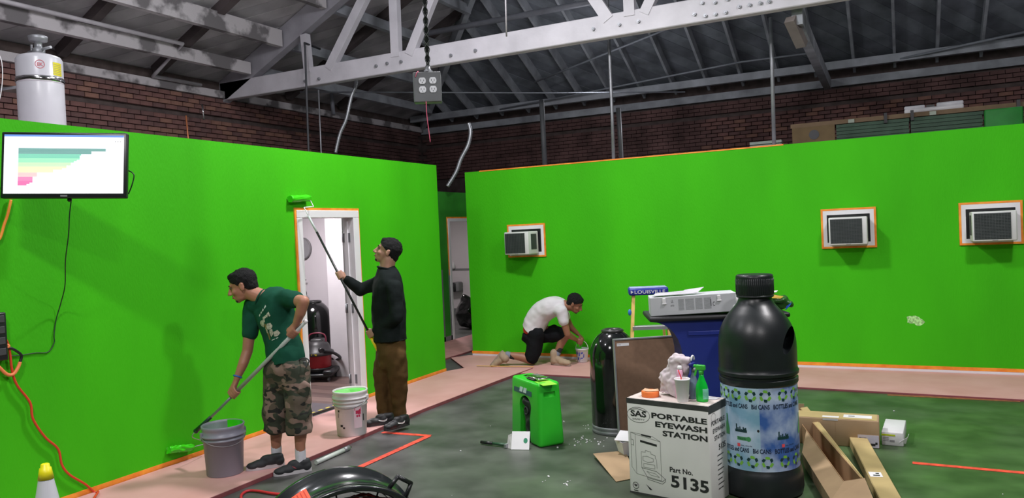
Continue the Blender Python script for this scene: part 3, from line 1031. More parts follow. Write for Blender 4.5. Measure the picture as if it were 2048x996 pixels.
m = MB(); grid(m, .09, .11, wrapc(.15, zt_ - .12, r + .002)); t.p('yellow_sticker', m, M('yellow_sticker', S(215, 205, 20), .5))
m = MB()
for k in range(6): grid(m, .075, .003, wrapc(.15, zt_ - .085 - .015 * k, r + .003), 4)
t.p('sticker_print', m, ink_grey)
m = MB(); put_text(m, 'EK', .04, wrapc(-.02, zt_ - .11, r + .002), bold=.001); f = wrapc(0.004, zt_ - .095, r + .002); flat_line(m, circ(0, 0, .034, n=18), .005, f, True); t.p('red_mark', m, M('faded_red', S(200, 110, 120), .5))
m = MB(); m.tube([V((-.6, -.1, zt_ - .23)), V((-.2, 0, zt_ - .22))], .012); t.p('side_pipe', m, dull_steel)
m = MB(); m.tube([V((.10, .165, 0)), V((.10, .165, zt_ - .02))], .006) ;
cord('hanging_wire', 'pale thin wire loop hanging at the top left picture corner', [cd(u, v, 5.6) for u, v in ((-4, 105), (3, 122), (5, 145), (4, 170), (0, 195), (-5, 210))], .003, paper, 'wire')

# ================================================================== PIPES, CONDUITS
wp_ = M('white_pipe', (.46, .44, .46), .5)


def pipe(label, pts, r, mat, group=None, n=None):
    m = MB(); m.tube(pts if n is None else spline(pts, n), r, 10)
    return tag(obj('pipe', m, mat), label, 'pipe', group)


pipe('white pipe under the left roof purlin, dropping to the brick wall top', [V((-9.25, 3.0, 4.72)), V((-9.25, 7.95, 4.72)), V((-9.9, 8.0, 4.40)), V((-9.99, 8.0, 4.36)), V((-9.99, 8.9, 4.36))], .028, wp_)
pipe('long pale pipe crossing behind the truss web members', [ony(640, 108, 12), ony(1100, 20, 12), ony(1300, -18, 12)], .05, M('pipe_grey', (.22, .23, .26), .5))
pipe('dark standing pipe with top elbow, left of the truss verticals', [ony(640, 98, 9.9), ony(609, 86, 9.32), ony(610, 95, 9.3), ony(617, 298, 9.3), V((-8.16, 9.3, 0.0))], .017, M('pipe_black', (.06, .063, .07), .5))
pipe('thin dark rod just right of the elbow pipe', [ony(637, 180, 9.3), ony(642, 300, 9.3), V((ony(642, 300, 9.3).x, 9.3, 0))], .012, dull_steel)
pipe('slim vertical steel pipe below truss centre, above right wall', [V((ony(1218, 86, 9.9).x, 9.9, 7.1)), ony(1224, 225, 9.9), V((ony(1227, 316, 9.9).x, 9.9, 2.602))], .022, dull_steel)
pipe('short twin pipe right beside the slim central pipe', [ony(1236, 216, 10.2), V((ony(1243, 313, 10.2).x, 10.2, 2.602))], .03, dark_grey)
pipe('shiny thin rod beside the short twin pipe', [ony(1241, 216, 9.95), V((ony(1246, 313, 9.95).x, 9.95, 2.602))], .007, dull_steel)
pipe('vertical steel rod below the truss knee brace', [ony(1541, 35, 10.2), ony(1544, 130, 10.2), V((ony(1548, 290, 10.2).x, 10.2, 2.602))], .024, dull_steel)
pipe('dark grey vertical pipe on the dark brick above air conditioner', [ony(1083, 200, 11), V((ony(1090, 334, 11).x, 11, 2.602))], .04, M('pipe_dark', (.06, .065, .07), .6))
pipe('faint vertical drop pipe above left partition end', [ony(662, 180, 12), ony(667, 230, 12)], .04, M('pipe_grey', None))
pipe('thin copper riser above the left wall end of brick', [onx(372, 231, -8.5), onx(377, 285, -8.5), V((-8.5, onx(377, 285, -8.5).y, 2.622))], .01, M('copper', S(190, 120, 80), .4, metal=.6))
pipe('shiny hanging rod in front of the left brick wall', [onx(404, 208, -9.6), onx(408, 240, -9.6)], .014, chrome)
cnd = M('conduit_grey', (.24, .26, .29), .5)


def rf(u, v, off=.02):
    d = ray(u, v); s = (ZE + off + YB * TAN - CAM_H) / (d.z + d.y * TAN); return O0 + d * s


pipe('grey conduit running up the back roof slope, lower left', [rf(1000, 219), rf(1250, 170), rf(1482, 124), rf(1640, 104)], .018, cnd)
pipe('grey conduit crossing roof joists beneath the truss chord', [rf(1068, 165), rf(1200, 112), rf(1330, 60)], .018, cnd)
pipe('pale conduit on the roof slope near upper right corner', [rf(1800, 118), rf(2060, 62)], .022, cnd)
pipe('long thin level conduit behind the hanging outlet box', [cd(600, 184, 13.2), cd(1100, 186, 13.2), cd(1370, 184, 13.2)], .012, cnd)
pipe('straight white rod hanging above truss, near top centre', [cd(1011, -10, 9.4), cd(1013, 73, 9.6)], .01, wp_)


def flex(label, pts, r):
    path = spline(pts, 14); m = MB(); path2 = []
    rr = []
    L = 0
    for i, p in enumerate(path):
        rr.append(r * (1.12 if i % 2 else .88)); path2.append(p)
    m.tube(path2, rr, 10); return tag(obj('flexible_conduit', m, M('flex_alu', (.42, .44, .46), .35, metal=.7)), label, 'conduit')


flex('silver flexible conduit curving down behind the left partition', [cd(713, 150, 12.2) + V((0, 0, .25))] + [cd(u, v, 12.2) for u, v in ((712, 168), (704, 190), (700, 205), (692, 240), (680, 268), (671, 306))], .028)
flex('silver flexible conduit with loose end above the passage', [cd(u, v, 12.5) for u, v in ((937, 246), (941, 265), (936, 290), (922, 318), (912, 345), (895, 373))], .034)

# ================================================================== HANGING OUTLET BOX
pb = cd(855, 176, 5.6)
t = Thing('hanging_outlet_box', 'grey outlet box with four sockets hanging from the roof', 'outlet box', tuple(pb), math.radians(30))
gbx = M('outlet_box_grey', (.17, .18, .19), .5, var=.05)
Mz = Matrix.Rotation(math.radians(4), 4, 'Y')
m = MB(); m.rbox((-.10, -.045, -.107), (.10, .055, .107), .006, 2); t.p('housing', m, gbx)
m = MB(); m.rbox((-.094, -.050, -.107), (.10, -.045, .107), .003, 1); t.p('cover_plate', m, M('cover_grey', (.13, .135, .145), .5))
for ix in (-1, 1):
    for iz in (-1, 1):
        m = MB(); cx, cz = .005 + ix * .038, iz * .0315 + .012
        prof = [(cx + .026 * math.cos(a) * 1.0, cz + max(-.023, min(.023, .028 * math.sin(a)))) for a in [2 * PI * k / 20 for k in range(20)]]
        m.add([(x, -.0545, z) for x, z in prof] + [(x, -.050, z) for x, z in prof], [tuple(range(20))] + [(k, (k + 1) % 20, 20 + (k + 1) % 20, 20 + k) for k in range(20)])
        so = t.p('socket', m, M('socket_white', (.75, .75, .8), .4))
        m = MB(); m.box((cx - .012, -.0555, cz - .004), (cx - .009, -.0544, cz + .010)); m.box((cx + .009, -.0555, cz - .004), (cx + .012, -.0544, cz + .008)); m.cyl((cx, -.0555, cz - .012), (cx, -.0544, cz - .012), .0035, seg=8); t.p('slots', m, ink, so)
m = MB(); m.lathe([(.03, .107), (.032, .125), (.02, .135), (.018, .16)], seg=12, c=(.01, 0, 0)); t.p('cable_gland', m, dull_steel)
m = MB()
for ph in range(2):
    for sg in (1, -1):
        m.tube([V((.01 + .017 * math.cos(sg * (k * .5) + ph * PI), .017 * math.sin(sg * (k * .5) + ph * PI), .14 + k * .011)) for k in range(56)], .0035, 5)
t.p('cable_grip', m, dark_grey)
m = MB(); m.tube([V((.01, 0, .12)), V((.01, 0, 1.6))], .012, 8); t.p('cable', m, black)
m = MB(); m.tube(spline([V((-.012, -.05, -.107)), V((-.012, -.052, -.2)), V((-.004, -.05, -.3)), V((.004, -.05, -.40))], 6), .0035, 6); m.tube(spline([V((-.08, -.05, .07)), V((-.07, -.056, .10)), V((-.06, -.03, .115)), V((-.085, -.02, .10))], 4), .003, 5); t.p('pink_string', m, M('pink_string', S(225, 100, 130), .6))

# ================================================================== RACK ON THE RIGHT ROOM ROOF
ry = 12.0
zr0 = 2.601
t = Thing('stored_panels', 'wooden rack of stored greenish panels on top of the right room', 'rack', (0, ry, zr0))
m = MB(); m.box((-1.40, ry, zr0), (2.3, ry + .6, zr0 + .04)); m.box((-1.40, ry + .02, 3.10), (2.3, ry + .6, 3.16)); t.w('shelf_board', m, M('rack_wood', S(120, 100, 76), .8))
m = MB(); m.box((-1.38, ry + .01, zr0 + .04), (-.80, ry + .04, 3.10)); t.w('end_board', m, M('rack_end', S(110, 92, 62), .8))
m = MB(); m.cyl((-1.08, ry + .012, 2.98), (-1.08, ry + .004, 2.98), .07, seg=18); t.w('round_mark', m, dark_grey)
for k in range(9):
    m = MB(); z = zr0 + .045 + k * .05
    m.box((-.78, ry + .02 * random.random(), z), (.15 + random.uniform(-.01, .01), ry + .5, z + .044)); t.w('panel', m, M('dull_green_panel', S(62, 88, 70), .7, var=.2))
    m = MB(); m.box((.17, ry + .02 * random.random(), z), (1.02 + random.uniform(-.01, .01), ry + .5, z + .044)); t.w('panel', m, M('dull_green_panel', None))
for x in (-.16, .17, 1.4):
    m = MB(); m.box((x, ry - .02, 3.05), (x + .04, ry + .02, 3.19)); t.w('rack_clip', m, black)
for x in (-.62, .40):
    m = MB(); m.box((x, ry - .005, 3.10), (x + .08, ry + .018, 3.15)); t.w('price_tag', m, M('tag_pale', S(170, 180, 165), .7))
m = MB(); m.rbox((1.03, ry - .12, zr0), (1.46, ry + .0 - .021, 3.09), .02, 2)
tag(obj('green_crate', m, M('deep_green_box', S(30, 130, 45), .6)), 'green crate standing on the right room roof near the right edge', 'crate')
a, b = ony(1808, 215, ry + .2), ony(1927, 208, ry + .2)
t = Thing('light_fixture', 'white strip light fixture lying on top of the stored panels', 'light fixture', (a.x, ry + .2, 3.161))
L = b.x - a.x
m = MB(); m.rbox((0, -.06, 0), (L, .06, .07), .02, 2); t.p('housing', m, white_trim)
m = MB(); m.rbox((0, -.05, .06), (L * .36, .05, .11), .02, 2); m.rbox((L * .55, -.05, .06), (L, .05, .12), .02, 2); t.p('diffuser', m, M('diffuser_white', (.7, .7, .75), .4))
m = MB(); m.box((L * .38, -.03, .07), (L * .52, .03, .10)); t.p('ballast', m, black)
c = ony(1540, 288, 12.2)
t = Thing('slatted_box', 'pale slatted box on the roof behind the vertical rod', 'box', (c.x, 12.2, 2.601))
for k in range(5):
    m = MB(); m.box((-.28, -.1, .10 + k * .055), (.18, .1, .14 + k * .055)); t.p('slat', m, M('pale_slat', S(150, 165, 155), .6))
m = MB(); m.box((-.26, -.08, 0), (.16, .08, .36)); t.p('core', m, M('slat_core', S(70, 88, 78), .7))

# ================================================================== DOORWAY ROOM CONTENTS
c = ony(607, 497, 8.10)
t = Thing('wall_clock', 'round grey wall clock seen through the doorway', 'clock', (c.x, 8.095, c.z))
Mc = Matrix.Rotation(PI / 2, 4, 'X')
m = MB(); m.lathe([(.15, 0), (.152, .02), (.14, .03), (.135, .02)], seg=40, M4=Mc, capt=False); t.p('rim', m, M('clock_rim', (.2, .19, .2), .4))
m = MB(); m.lathe([(.137, .005), (.137, .018)], seg=40, M4=Mc); t.p('dial', m, M('clock_dial', (.30, .29, .31), .4))
m = MB(); m.beam((0, -.021, 0), (.02, -.021, .09), .006, .002, (0, 1, 0)); m.beam((0, -.021, 0), (-.06, -.021, .01), .008, .002, (0, 1, 0)); t.p('hands', m, ink)
c = ony(612, 578, 8.10)
t = Thing('wall_valve', 'black pipe valve fittings on the white room wall', 'valve', (c.x, 8.09, c.z))
m = MB(); m.tube([V((-.1, -.03, .08)), V((0, -.05, .06)), V((.0, -.06, 0)), V((.04, -.06, -.04))], .014); m.ell((-.02, -.06, .1), .03); m.ell((.0, -.06, .03), .026); m.tube([V((-.07, -.05, .10)), V((.06, -.05, .13))], .008); t.p('body', m, black)
m = MB(); m.tube([V((.05 + .035 * math.cos(a), -.08, -.05 + .035 * math.sin(a))) for a in [2 * PI * k / 16 for k in range(16)]], .008, 6, closed=True); t.p('hand_wheel', m, dark_grey)


def dome_bin(label, loc, r, h, group=None, base=True):
    t = Thing('dome_top_bin', label, 'bin', loc, 0, group)
    dr = r * 1.25
    zs = h - dr * .95
    prof = [(r * .97, .05), (r, .07), (r, zs)] + [(max(.0, r * math.cos(a)), zs + dr * .95 * math.sin(a)) for a in [PI / 2 * k / 12 for k in range(1, 12)] if r * math.cos(a) > r * .32]
    m = MB(); m.lathe(prof, seg=48, capt=False); t.p('shell', m, gloss_black)
    rt, zt2 = prof[-1]
    m = MB(); m.lathe([(rt + .012, zt2 - .01), (rt + .02, zt2 + .006), (rt, zt2 + .018), (rt - .02, zt2 + .005), (rt - .02, zt2 - .1)], seg=40, capb=False, capt=False); t.p('opening_rim', m, M('dark_rim', (.03, .03, .03), .3))
    m = MB(); m.lathe([(.01, zt2 - .1), (rt - .02, zt2 - .1)], seg=24, capb=False, capt=False); t.p('liner', m, black)
    m = MB(); m.lathe([(r * .99, 0), (r * 1.015, .01), (r * 1.015, .028), (r * .985, .034), (r * 1.01, .044), (r * 1.01, .064), (r * .97, .07)], seg=48); t.p('base_ring', m, dull_steel)
    return t


dome_bin('black dome-topped tank in the white room, behind the vacuum', (ony(634, 700, 7.88).x, 7.87, .007), .215, .97)
# shop vacuum
c = onz(664, 752, .006)
t = Thing('shop_vacuum', 'red and black wet-dry vacuum on wheels in the white room', 'vacuum', (c.x + .02, c.y - .27, .012), math.radians(25)); t.o.scale = (.86, .86, .86); VAC = t
m = MB(); m.lathe([(.17, .17), (.185, .2), (.195, .36), (.2, .38)], seg=28); t.p('drum', m, M('vac_red', S(150, 24, 34), .4, var=.1))
m = MB(); m.lathe([(.225, .37), (.235, .385), (.23, .42), (.19, .44), (.17, .52), (.12, .57), (.10, .58)], seg=28); m.rbox((-.09, -.09, .5), (.10, .1, .61), .03, 2); m.cyl((.06, -.12, .47), (.12, -.2, .45), .035); lid = t.p('motor_head', m, M('vac_black', (.03, .028, .03), .4))
m = MB(); m.tube(spline([V((-.13, 0, .55)), V((-.12, 0, .64)), V((-.06, 0, .68)), (.06, 0, .68), (.12, 0, .64), (.13, 0, .55)], 5), .012); t.p('carry_handle', m, M('vac_handle', S(120, 40, 60), .4))
m = MB(); m.box((-.03, -.231, .385), (.05, -.19, .405)); m.box((-.02, -.13, .52), (.04, -.085, .55)); t.p('yellow_label', m, M('yellow_lab', S(200, 180, 40), .5), lid)
m = MB(); m.rbox((-.24, -.24, .07), (.24, .24, .12), .04, 2); m.lathe([(.17, .11), (.2, .17), (.2, .19)], seg=24); m.rbox((.12, -.25, .10), (.27, .2, .17), .03, 2); t.p('dolly', m, black)
m = MB(); m.tube(spline([V((.15, -.2, .45)), (.26, -.1, .4), (.3, .1, .3), (.2, .25, .25), (0, .27, .3), (-.2, .2, .3), (-.27, 0, .25)], 8), .022); t.p('suction_hose', m, black)
for sx in (-1, 1):
    for sy in (-1, 1):
        m = MB(); m.cyl((sx * .2 - .012, sy * .2, .032), (sx * .2 + .012, sy * .2, .032), .032, seg=14); m.box((sx * .2 - .015, sy * .2 - .012, .05), (sx * .2 + .015, sy * .2 + .012, .08)); t.p('caster', m, dark_grey)

# far room contents
c = ony(918, 575, 14.58)
t = Thing('paper_dispenser', 'dark wall dispenser below a rail in the far doorway', 'dispenser', (c.x - .05, 14.58, c.z - .08))
m = MB(); m.rbox((-.22, -.2, 0), (.08, 0, .2), .03, 2); t.p('cover', m, black)
m = MB(); m.rbox((.0, -.18, .0), (.15, 0, .21), .02, 2); t.p('side_panel', m, mid_grey)
m = MB(); m.box((-.10, -.206, .12), (.02, -.2, .19)); t.p('window', m, M('disp_glass', S(160, 160, 165), .3))
c = ony(908, 553, 14.5)
m = MB(); m.lathe([(.02, 0), (.03, .01), (.03, .10), (.015, .12), (.012, .15)], seg=12, c=(c.x - .02, 14.535, 1.021)); tag(obj('soap_bottle', m, paper), 'small pale soap bottle standing on the far room rail', 'bottle')
c = onz(940, 664)
m = MB(); m.ell((0, 0, .26), (.26, .2, .28), 20, 14); m.ell((-.05, 0, .5), (.12, .1, .12)); m.ell((.1, .02, .1), (.25, .2, .12))
me = remesh(m, .025, 3, 'garbage_bag'); displace(me, .03, 9)
me.transform(Matrix.Translation((c.x - .28, c.y + .45, .02)))
tag(obj('garbage_bag', me, gloss_black), 'black garbage bag on the floor inside the far doorway', 'bag')


# ================================================================== BUCKETS
def bucket(name, label, loc, rt, rb, h, mat, paint_z, rotz, rings=((.80, .015), (.72, .012)), cat='bucket'):
    t = Thing(name, label, cat, loc, rotz)
    prof = [(rb - .004, 0), (rb, .006)]
    R_ = lambda z: rb + (rt - rb) * z / h
    zz = .01
    for (fz_, w_) in sorted(rings):
        z = h * fz_
        prof += [(R_(z) - .0, z - .008), (R_(z) + w_, z - .004), (R_(z) + w_, z + .006), (R_(z) + .001, z + .010)]
    prof += [(rt, h - .03), (rt + .005, h - .02), (rt + .006, h - .003), (rt + .002, h), (rt - .004, h - .003), (rt - .006, h - .02), (R_(paint_z) - .005, paint_z - .02)]
    m = MB(); m.lathe(prof, seg=48, capt=False); sh = t.p('shell', m, mat)
    m = MB(); m.lathe([(.001, paint_z), (R_(paint_z) - .006, paint_z)], seg=40, capb=False, capt=False); t.p('paint', m, wetgreen)
    hr = rt + .012
    m = MB(); pth = []
    for k in range(17):
        a = PI * k / 16
        pth.append(V((hr * math.cos(a), -hr * .93 * math.sin(a), h - .07 - hr * .45 * math.sin(a))))
    m.tube(pth, .0025, 6); t.p('bail', m, dull_steel)
    m = MB()
    for sx in (-1, 1): m.rbox((sx * (rt + .006) - .01, -.018, h - .09), (sx * (rt + .006) + .01, .018, h - .045), .004, 1)
    t.p('bail_ear', m, mat)
    return t, sh, R_


pz = PZ
gb, _, _ = bucket('paint_bucket', 'grey plastic bucket on the pink board near the green-shirted man', (-4.615, 4.145, pz), .150, .132, .375, grey_bucket_m, .30, math.radians(60))
m = MB(); R_ = .14
m.lathe([(.1415, .30), (.1445, .369)], seg=24, capb=False, capt=False)
gb.p('paint_smear', m, wetgreen) if False else None
m = MB()
m.add([(.10 * math.cos(a) * 1.42, .10 * math.sin(a) * 1.42, z) for z in (.31, .372) for a in [(-.2 + .12 * k) for k in range(12)]], [(k, k + 1, 13 + k, 12 + k) for k in range(11)], True)
gb.p('paint_smear', m, wetgreen)
wb, _, Rw = bucket('paint_bucket', 'white plastic bucket with green paint, in front of the doorway', (-4.40, 5.385, pz), .148, .128, .395, white_bucket_m, .38, math.radians(20), rings=((.84, .012), (.76, .01), (.68, .006)))
aC0 = aC
ctr = V((-4.40, 5.385, 0)); aW = math.atan2(-ctr.y, -ctr.x) - math.radians(20)


def wrapb(cx, z0, add=.0015):
    def f(x, y):
        z = z0 + y; rr = Rw(z) + add; a = aW + (cx + x) / rr
        return V((rr * math.cos(a), rr * math.sin(a), z))
    return f


m = MB(); grid(m, .075, .19, wrapb(.06, .17), 6); lab = wb.p('label', m, M('label_pink', S(215, 190, 200), .6, var=.05))
m = MB()
f = wrapb(.06, .20, .0025)
for (x, y, w_, h_) in ((-.03, .03, .06, .022), (-.02, .0, .03, .03), (.0, -.005, .028, .03), (-.015, -.03, .035, .02), (.01, .018, .02, .02)):
    flat_poly(m, [(x, y), (x + w_, y), (x + w_, y + h_), (x, y + h_)], f)
wb.p('red_print', m, M('label_magenta', S(190, 40, 80), .6), lab)
m = MB()
f = wrapb(-.10, .20, .002)
for (x, y, w_, h_) in ((-.03, .02, .02, .018), (-.005, -.11, .025, .02), (.02, -.125, .02, .015), (-.03, -.03, .006, .04)):
    flat_poly(m, [(x, y), (x + w_, y), (x + w_, y + h_), (x, y + h_)], f)
wb.p('black_print', m, ink)
m = MB(); f = wrapb(.118, .16, .002)
flat_poly(m, [(-.006, -.03), (.006, -.03), (.006, .03), (-.006, .03)], f); wb.p('dark_print', m, ink)

# ================================================================== PAINT ROLLERS
# man one: pole from top end to the tip over the grey bucket
P1a, P1b, P1c = cd(611, 643, 5.72), cd(468, 790, 5.88), cd(392, 862, 6.02)
t = Thing('paint_roller', 'roller on grey pole, its green sleeve low on left wall', 'paint roller', tuple(P1c))
pd = (P1c - P1a).normalized(); PA = cd(438, 819, 5.93)
m = MB(); m.tube([P1a, P1a.lerp(PA, .83)], .0155, 14); pol = t.w('pole', m, M('pole_grey', (.36, .40, .37), .4, var=.06))
m = MB(); m.tube([P1a.lerp(PA, .80), PA, P1c.lerp(PA, .3)], [.012, .011, .010], 12); t.w('pole_extension', m, dull_steel)
m = MB(); m.ell(P1a, .018, 12, 8); t.w('end_cap', m, paper)
m = MB(); m.tube([P1c.lerp(PA, .65), P1c.lerp(PA, .05)], [.014, .018], 10); m.ell(P1c, (.022, .018, .02)); t.w('handle_grip', m, M('dark_green_grip', (.01, .04, .025), .4))
rc0, rc1 = onx(338, 900, WX + .035), onx(384, 895, WX + .035)
m = MB(); m.tube(spline([P1c, P1c + V((-.03, -.01, -.05)), V((WX + .10, rc1.y + .1, rc1.z + .02)), V((WX + .036, rc1.y + .045, rc1.z)), rc1], 6), .0035, 6); t.w('wire_frame', m, dull_steel)
m = MB(); m.tube([rc0, rc0.lerp(rc1, .33), rc0.lerp(rc1, .66), rc1], .028, 20)
me = m.mesh('sleeve')
bm = bmesh.new(); bm.from_mesh(me); bmesh.ops.subdivide_edges(bm, edges=bm.edges[:], cuts=3, use_grid_fill=True); bm.to_mesh(me); bm.free(); recalc(me)
displace(me, .014, 60); t.w('sleeve', me, wetgreen)
# man two
P2a, P2b, P2c = cd(757, 703, 7.22), cd(617, 432, 7.28), cd(611, 408, 7.3)
P2b = onx(617, 432, WX + .16); P2c = onx(612, 402, WX + .10)
t = Thing('paint_roller', 'roller on long black pole, reaching above the door frame', 'paint roller', tuple(P2a))
m = MB(); m.tube([P2a.lerp(P2b, .13), P2a.lerp(P2b, .88)], .011, 12); t.w('pole', m, black)
m = MB(); m.tube([P2a.lerp(P2b, .88), P2b], .010, 12); t.w('pole_tip', m, M('painted_tip', (.5, .55, .55), .4))
m = MB(); m.tube([P2a, P2a.lerp(P2b, .11)], [.017, .015], 12); t.w('yellow_grip', m, M('yellow_grip', S(240, 205, 30), .4))
m = MB(); m.tube([P2a.lerp(P2b, .105), P2a.lerp(P2b, .14)], .0125, 12); t.w('white_collar', m, paper)
rr0, rr1 = onx(580, 398, WX + .04), onx(618, 396, WX + .04)
m = MB(); m.tube([P2b, onx(608, 415, WX + .10), onx(627, 413, WX + .08), onx(618, 396, WX + .04)], .005, 8); t.w('wire_frame', m, white_trim)
m = MB(); m.tube([rr0, rr0.lerp(rr1, .33), rr0.lerp(rr1, .66), rr1], .033, 20)
me = m.mesh('sleeve'); bm = bmesh.new(); bm.from_mesh(me); bmesh.ops.subdivide_edges(bm, edges=bm.edges[:], cuts=2, use_grid_fill=True); bm.to_mesh(me); bm.free(); recalc(me)
displace(me, .006, 60); t.w('sleeve', me, wetgreen)
# pole on floor
a, b = onz(632, 925, .02), onz(702, 894, .02)
d = (b - a).normalized()
t = Thing('extension_pole', 'white extension pole lying on the floor beside the pink board', 'pole', (a.x, a.y, 0))
m = MB(); m.tube([a, a.lerp(b, .8)], .018, 14); t.w('outer_tube', m, M('pole_white', (.55, .60, .56), .35))
m = MB(); m.tube([a.lerp(b, .78), a.lerp(b, .93)], .021, 14); t.w('lock_collar', m, dull_steel)
m = MB(); m.tube([a.lerp(b, .93), b], [.012, .008], 10); t.w('threaded_tip', m, chrome)

# ================================================================== CONE
c = cd(90, 927, 3.9)
t = Thing('traffic_cone', 'white traffic cone with yellow tip, at bottom left corner', 'cone', (c.x, c.y, 0))
zt3 = c.z
m = MB(); m.lathe([(.142, .03), (.034, zt3 - .075)], seg=28, capb=False, capt=False)
t.p('cone_body', m, M('cone_white', (.62, .63, .68), .4, var=.05))
m = MB(); m.lathe([(.037, zt3 - .078), (.027, zt3 - .022), (.022, zt3 - .020), (.020, zt3 - .003), (.015, zt3)], seg=24); t.p('yellow_tip', m, M('cone_yellow', S(235, 225, 30), .4))
m = MB(); m.rbox((-.19, -.19, 0), (.19, .19, .035), .02, 2); t.p('base', m, M('cone_base', (.05, .05, .05), .6))

# ================================================================== DRUM FAN
fd = 3.1
ctr = cd(669, 1101, fd)
t = Thing('drum_fan', 'black drum fan with wire grille at bottom of the picture', 'fan', (ctr.x, ctr.y, 0), 0)
fwd = V((-ctr.x, -ctr.y, 0)).normalized(); fwd = Matrix.Rotation(math.radians(13), 3, 'Z') @ fwd; fwd = (fwd * math.cos(math.radians(-7)) + V((0, 0, 1)) * math.sin(math.radians(-7))); ctr = ctr + fwd * .20
sd = V((0, 0, 1)).cross(fwd).normalized(); upv = fwd.cross(sd).normalized()
Mf = Matrix((( sd.x, upv.x, fwd.x, ctr.x), (sd.y, upv.y, fwd.y, ctr.y), (sd.z, upv.z, fwd.z, ctr.z), (0, 0, 0, 1)))
Rf = .338
m = MB(); m.lathe([(Rf - .012, -.20), (Rf + .012, -.205), (Rf + .014, -.185), (Rf, -.175), (Rf, -.02), (Rf + .012, -.01), (Rf + .012, .006), (Rf - .006, .008), (Rf - .012, -.02), (Rf - .012, -.2)], seg=72, M4=Mf, capb=False, capt=False); t.w('drum', m, M('fan_gloss_black', (.014, .017, .018), .22, coat=.3))
m = MB()
for k in range(15):
    rr = .03 + k * .0225
    m.tube([Mf @ V((rr * math.cos(a), rr * math.sin(a), .02 - .05 * (rr / Rf) ** 2)) for a in [2 * PI * j / 56 for j in range(56)]], .0022, 5, closed=True)
t.w('grille_ring', m, black)
m = MB()
for k in range(12):
    a = 2 * PI * k / 12 + .1
    m.tube([Mf @ V((rr * math.cos(a), rr * math.sin(a), .015 - .05 * (rr / Rf) ** 2)) for rr in (.02, .12, .22, .34)], .0035, 5)
t.w('grille_spoke', m, black)
m = MB()
for k in range(9):
    rr = .05 + k * .034
    m.tube([Mf @ V((rr * math.cos(a), rr * math.sin(a), -.18)) for a in [2 * PI * j / 48 for j in range(48)]], .002, 4, closed=True)
t.w('rear_grille', m, black)
m = MB(); m.lathe([(.08, -.16), (.09, -.1), (.07, -.06), (.03, -.05)], seg=24, M4=Mf); t.w('motor_hub', m, dark_grey)
for k in range(3):
    a0 = 2 * PI * k / 3 + .6; m = MB(); vs = []
    for i in range(7):
        rr = .07 + .24 * i / 6; wv = .55
        for s_ in (-1, 1): vs.append(Mf @ V((rr * math.cos(a0 + s_ * wv * .5), rr * math.sin(a0 + s_ * wv * .5), -.10 + s_ * .03)))
    m.add(vs, [(2 * i, 2 * i + 1, 2 * i + 3, 2 * i + 2) for i in range(6)], True)
    bl = t.w('blade', m, M('fan_blade_metal', (.2, .2, .2), .4, metal=.6))
m = MB()
pts = []
for k in range(150):
    a = k * 1.9; rr = .10 + .05 * math.sin(k * .37)
    pts.append(Mf @ V((.03 + rr * math.cos(a) * 1.3, .215 + rr * math.sin(a) * .5, -.045 + .012 * math.sin(k * 1.3))))
m.tube(spline(pts, 3), .0032, 5); tag(obj('coiled_red_cord', m, M('red_cord', None)), 'red cord bundled inside the drum fan behind its grille', 'cord')
# handle on the right
m = MB(); hp = [V((r_ * math.cos(math.radians(a_)), r_ * math.sin(math.radians(a_)), 0)) for r_, a_ in ((Rf - .002, 58), (Rf + .058, 56.5), (Rf + .062, 47), (Rf - .002, 43))]
hp = [V((p.x, p.y, -.05)) for p in hp]
m.cyl(Mf @ hp[0], Mf @ hp[1], .009, seg=10); m.cyl(Mf @ hp[1], Mf @ hp[2], .009, seg=10); m.cyl(Mf @ hp[2], Mf @ hp[3], .009, seg=10); m.ell(Mf @ hp[1], .009, 8, 6); m.ell(Mf @ hp[2], .009, 8, 6); t.w('handle', m, black)
m = MB(); A = math.radians(118); rr = Rf + .002; vs = []
for j in range(7):
    a = A - .12 + .24 * j / 6
    for z in (-.13, -.03): vs.append(Mf @ V((rr * math.cos(a), rr * math.sin(a), z)))
m.add(vs, [(2 * j, 2 * j + 1, 2 * j + 3, 2 * j + 2) for j in range(6)]); st = t.w('warning_sticker', m, M('sticker_orange', S(235, 88, 60), .5, var=.03))
m = MB(); rr = Rf + .003
for q in range(5):
    a = A - .09 + .04 * q; m.add([Mf @ V((rr * math.cos(a + b_), rr * math.sin(a + b_), z)) for b_, z in ((0, -.12), (.012, -.12), (.012, -.04), (0, -.04))], [(0, 1, 2, 3)])
t.w('sticker_print', m, M('sticker_print', S(180, 50, 35), .5), st)
m = MB()
lowz = ctr.z - Rf - .03
for s_ in (-1, 1):
    b0 = Mf @ V((s_ * (Rf + .02), 0, -.1)); g0 = V((b0.x, b0.y, .015))
    m.tube([b0, g0 - fwd * .0], .014, 8); m.tube([V((g0.x, g0.y, .015)) + V((fwd.x, fwd.y, 0)) * .22, V((g0.x, g0.y, .015)) - V((fwd.x, fwd.y, 0)) * .22], .014, 8)
t.w('stand', m, black)


# ================================================================== RIGHT-HAND CLUSTER
def fit(mb, txt, x0, x1, yb, cap, fn, bold=0.0, align='L'):
    vs, fs = text_geo(txt, 1.0, bold=bold)
    mx = max(q.x for q in vs); mn = min(q.x for q in vs); hy = max(q.y for q in vs)
    sx = (x1 - x0) / (mx - mn); sy = cap / hy
    mb.add([fn(x0 + (q.x - mn) * sx, yb + q.y * sy) for q in vs], fs)


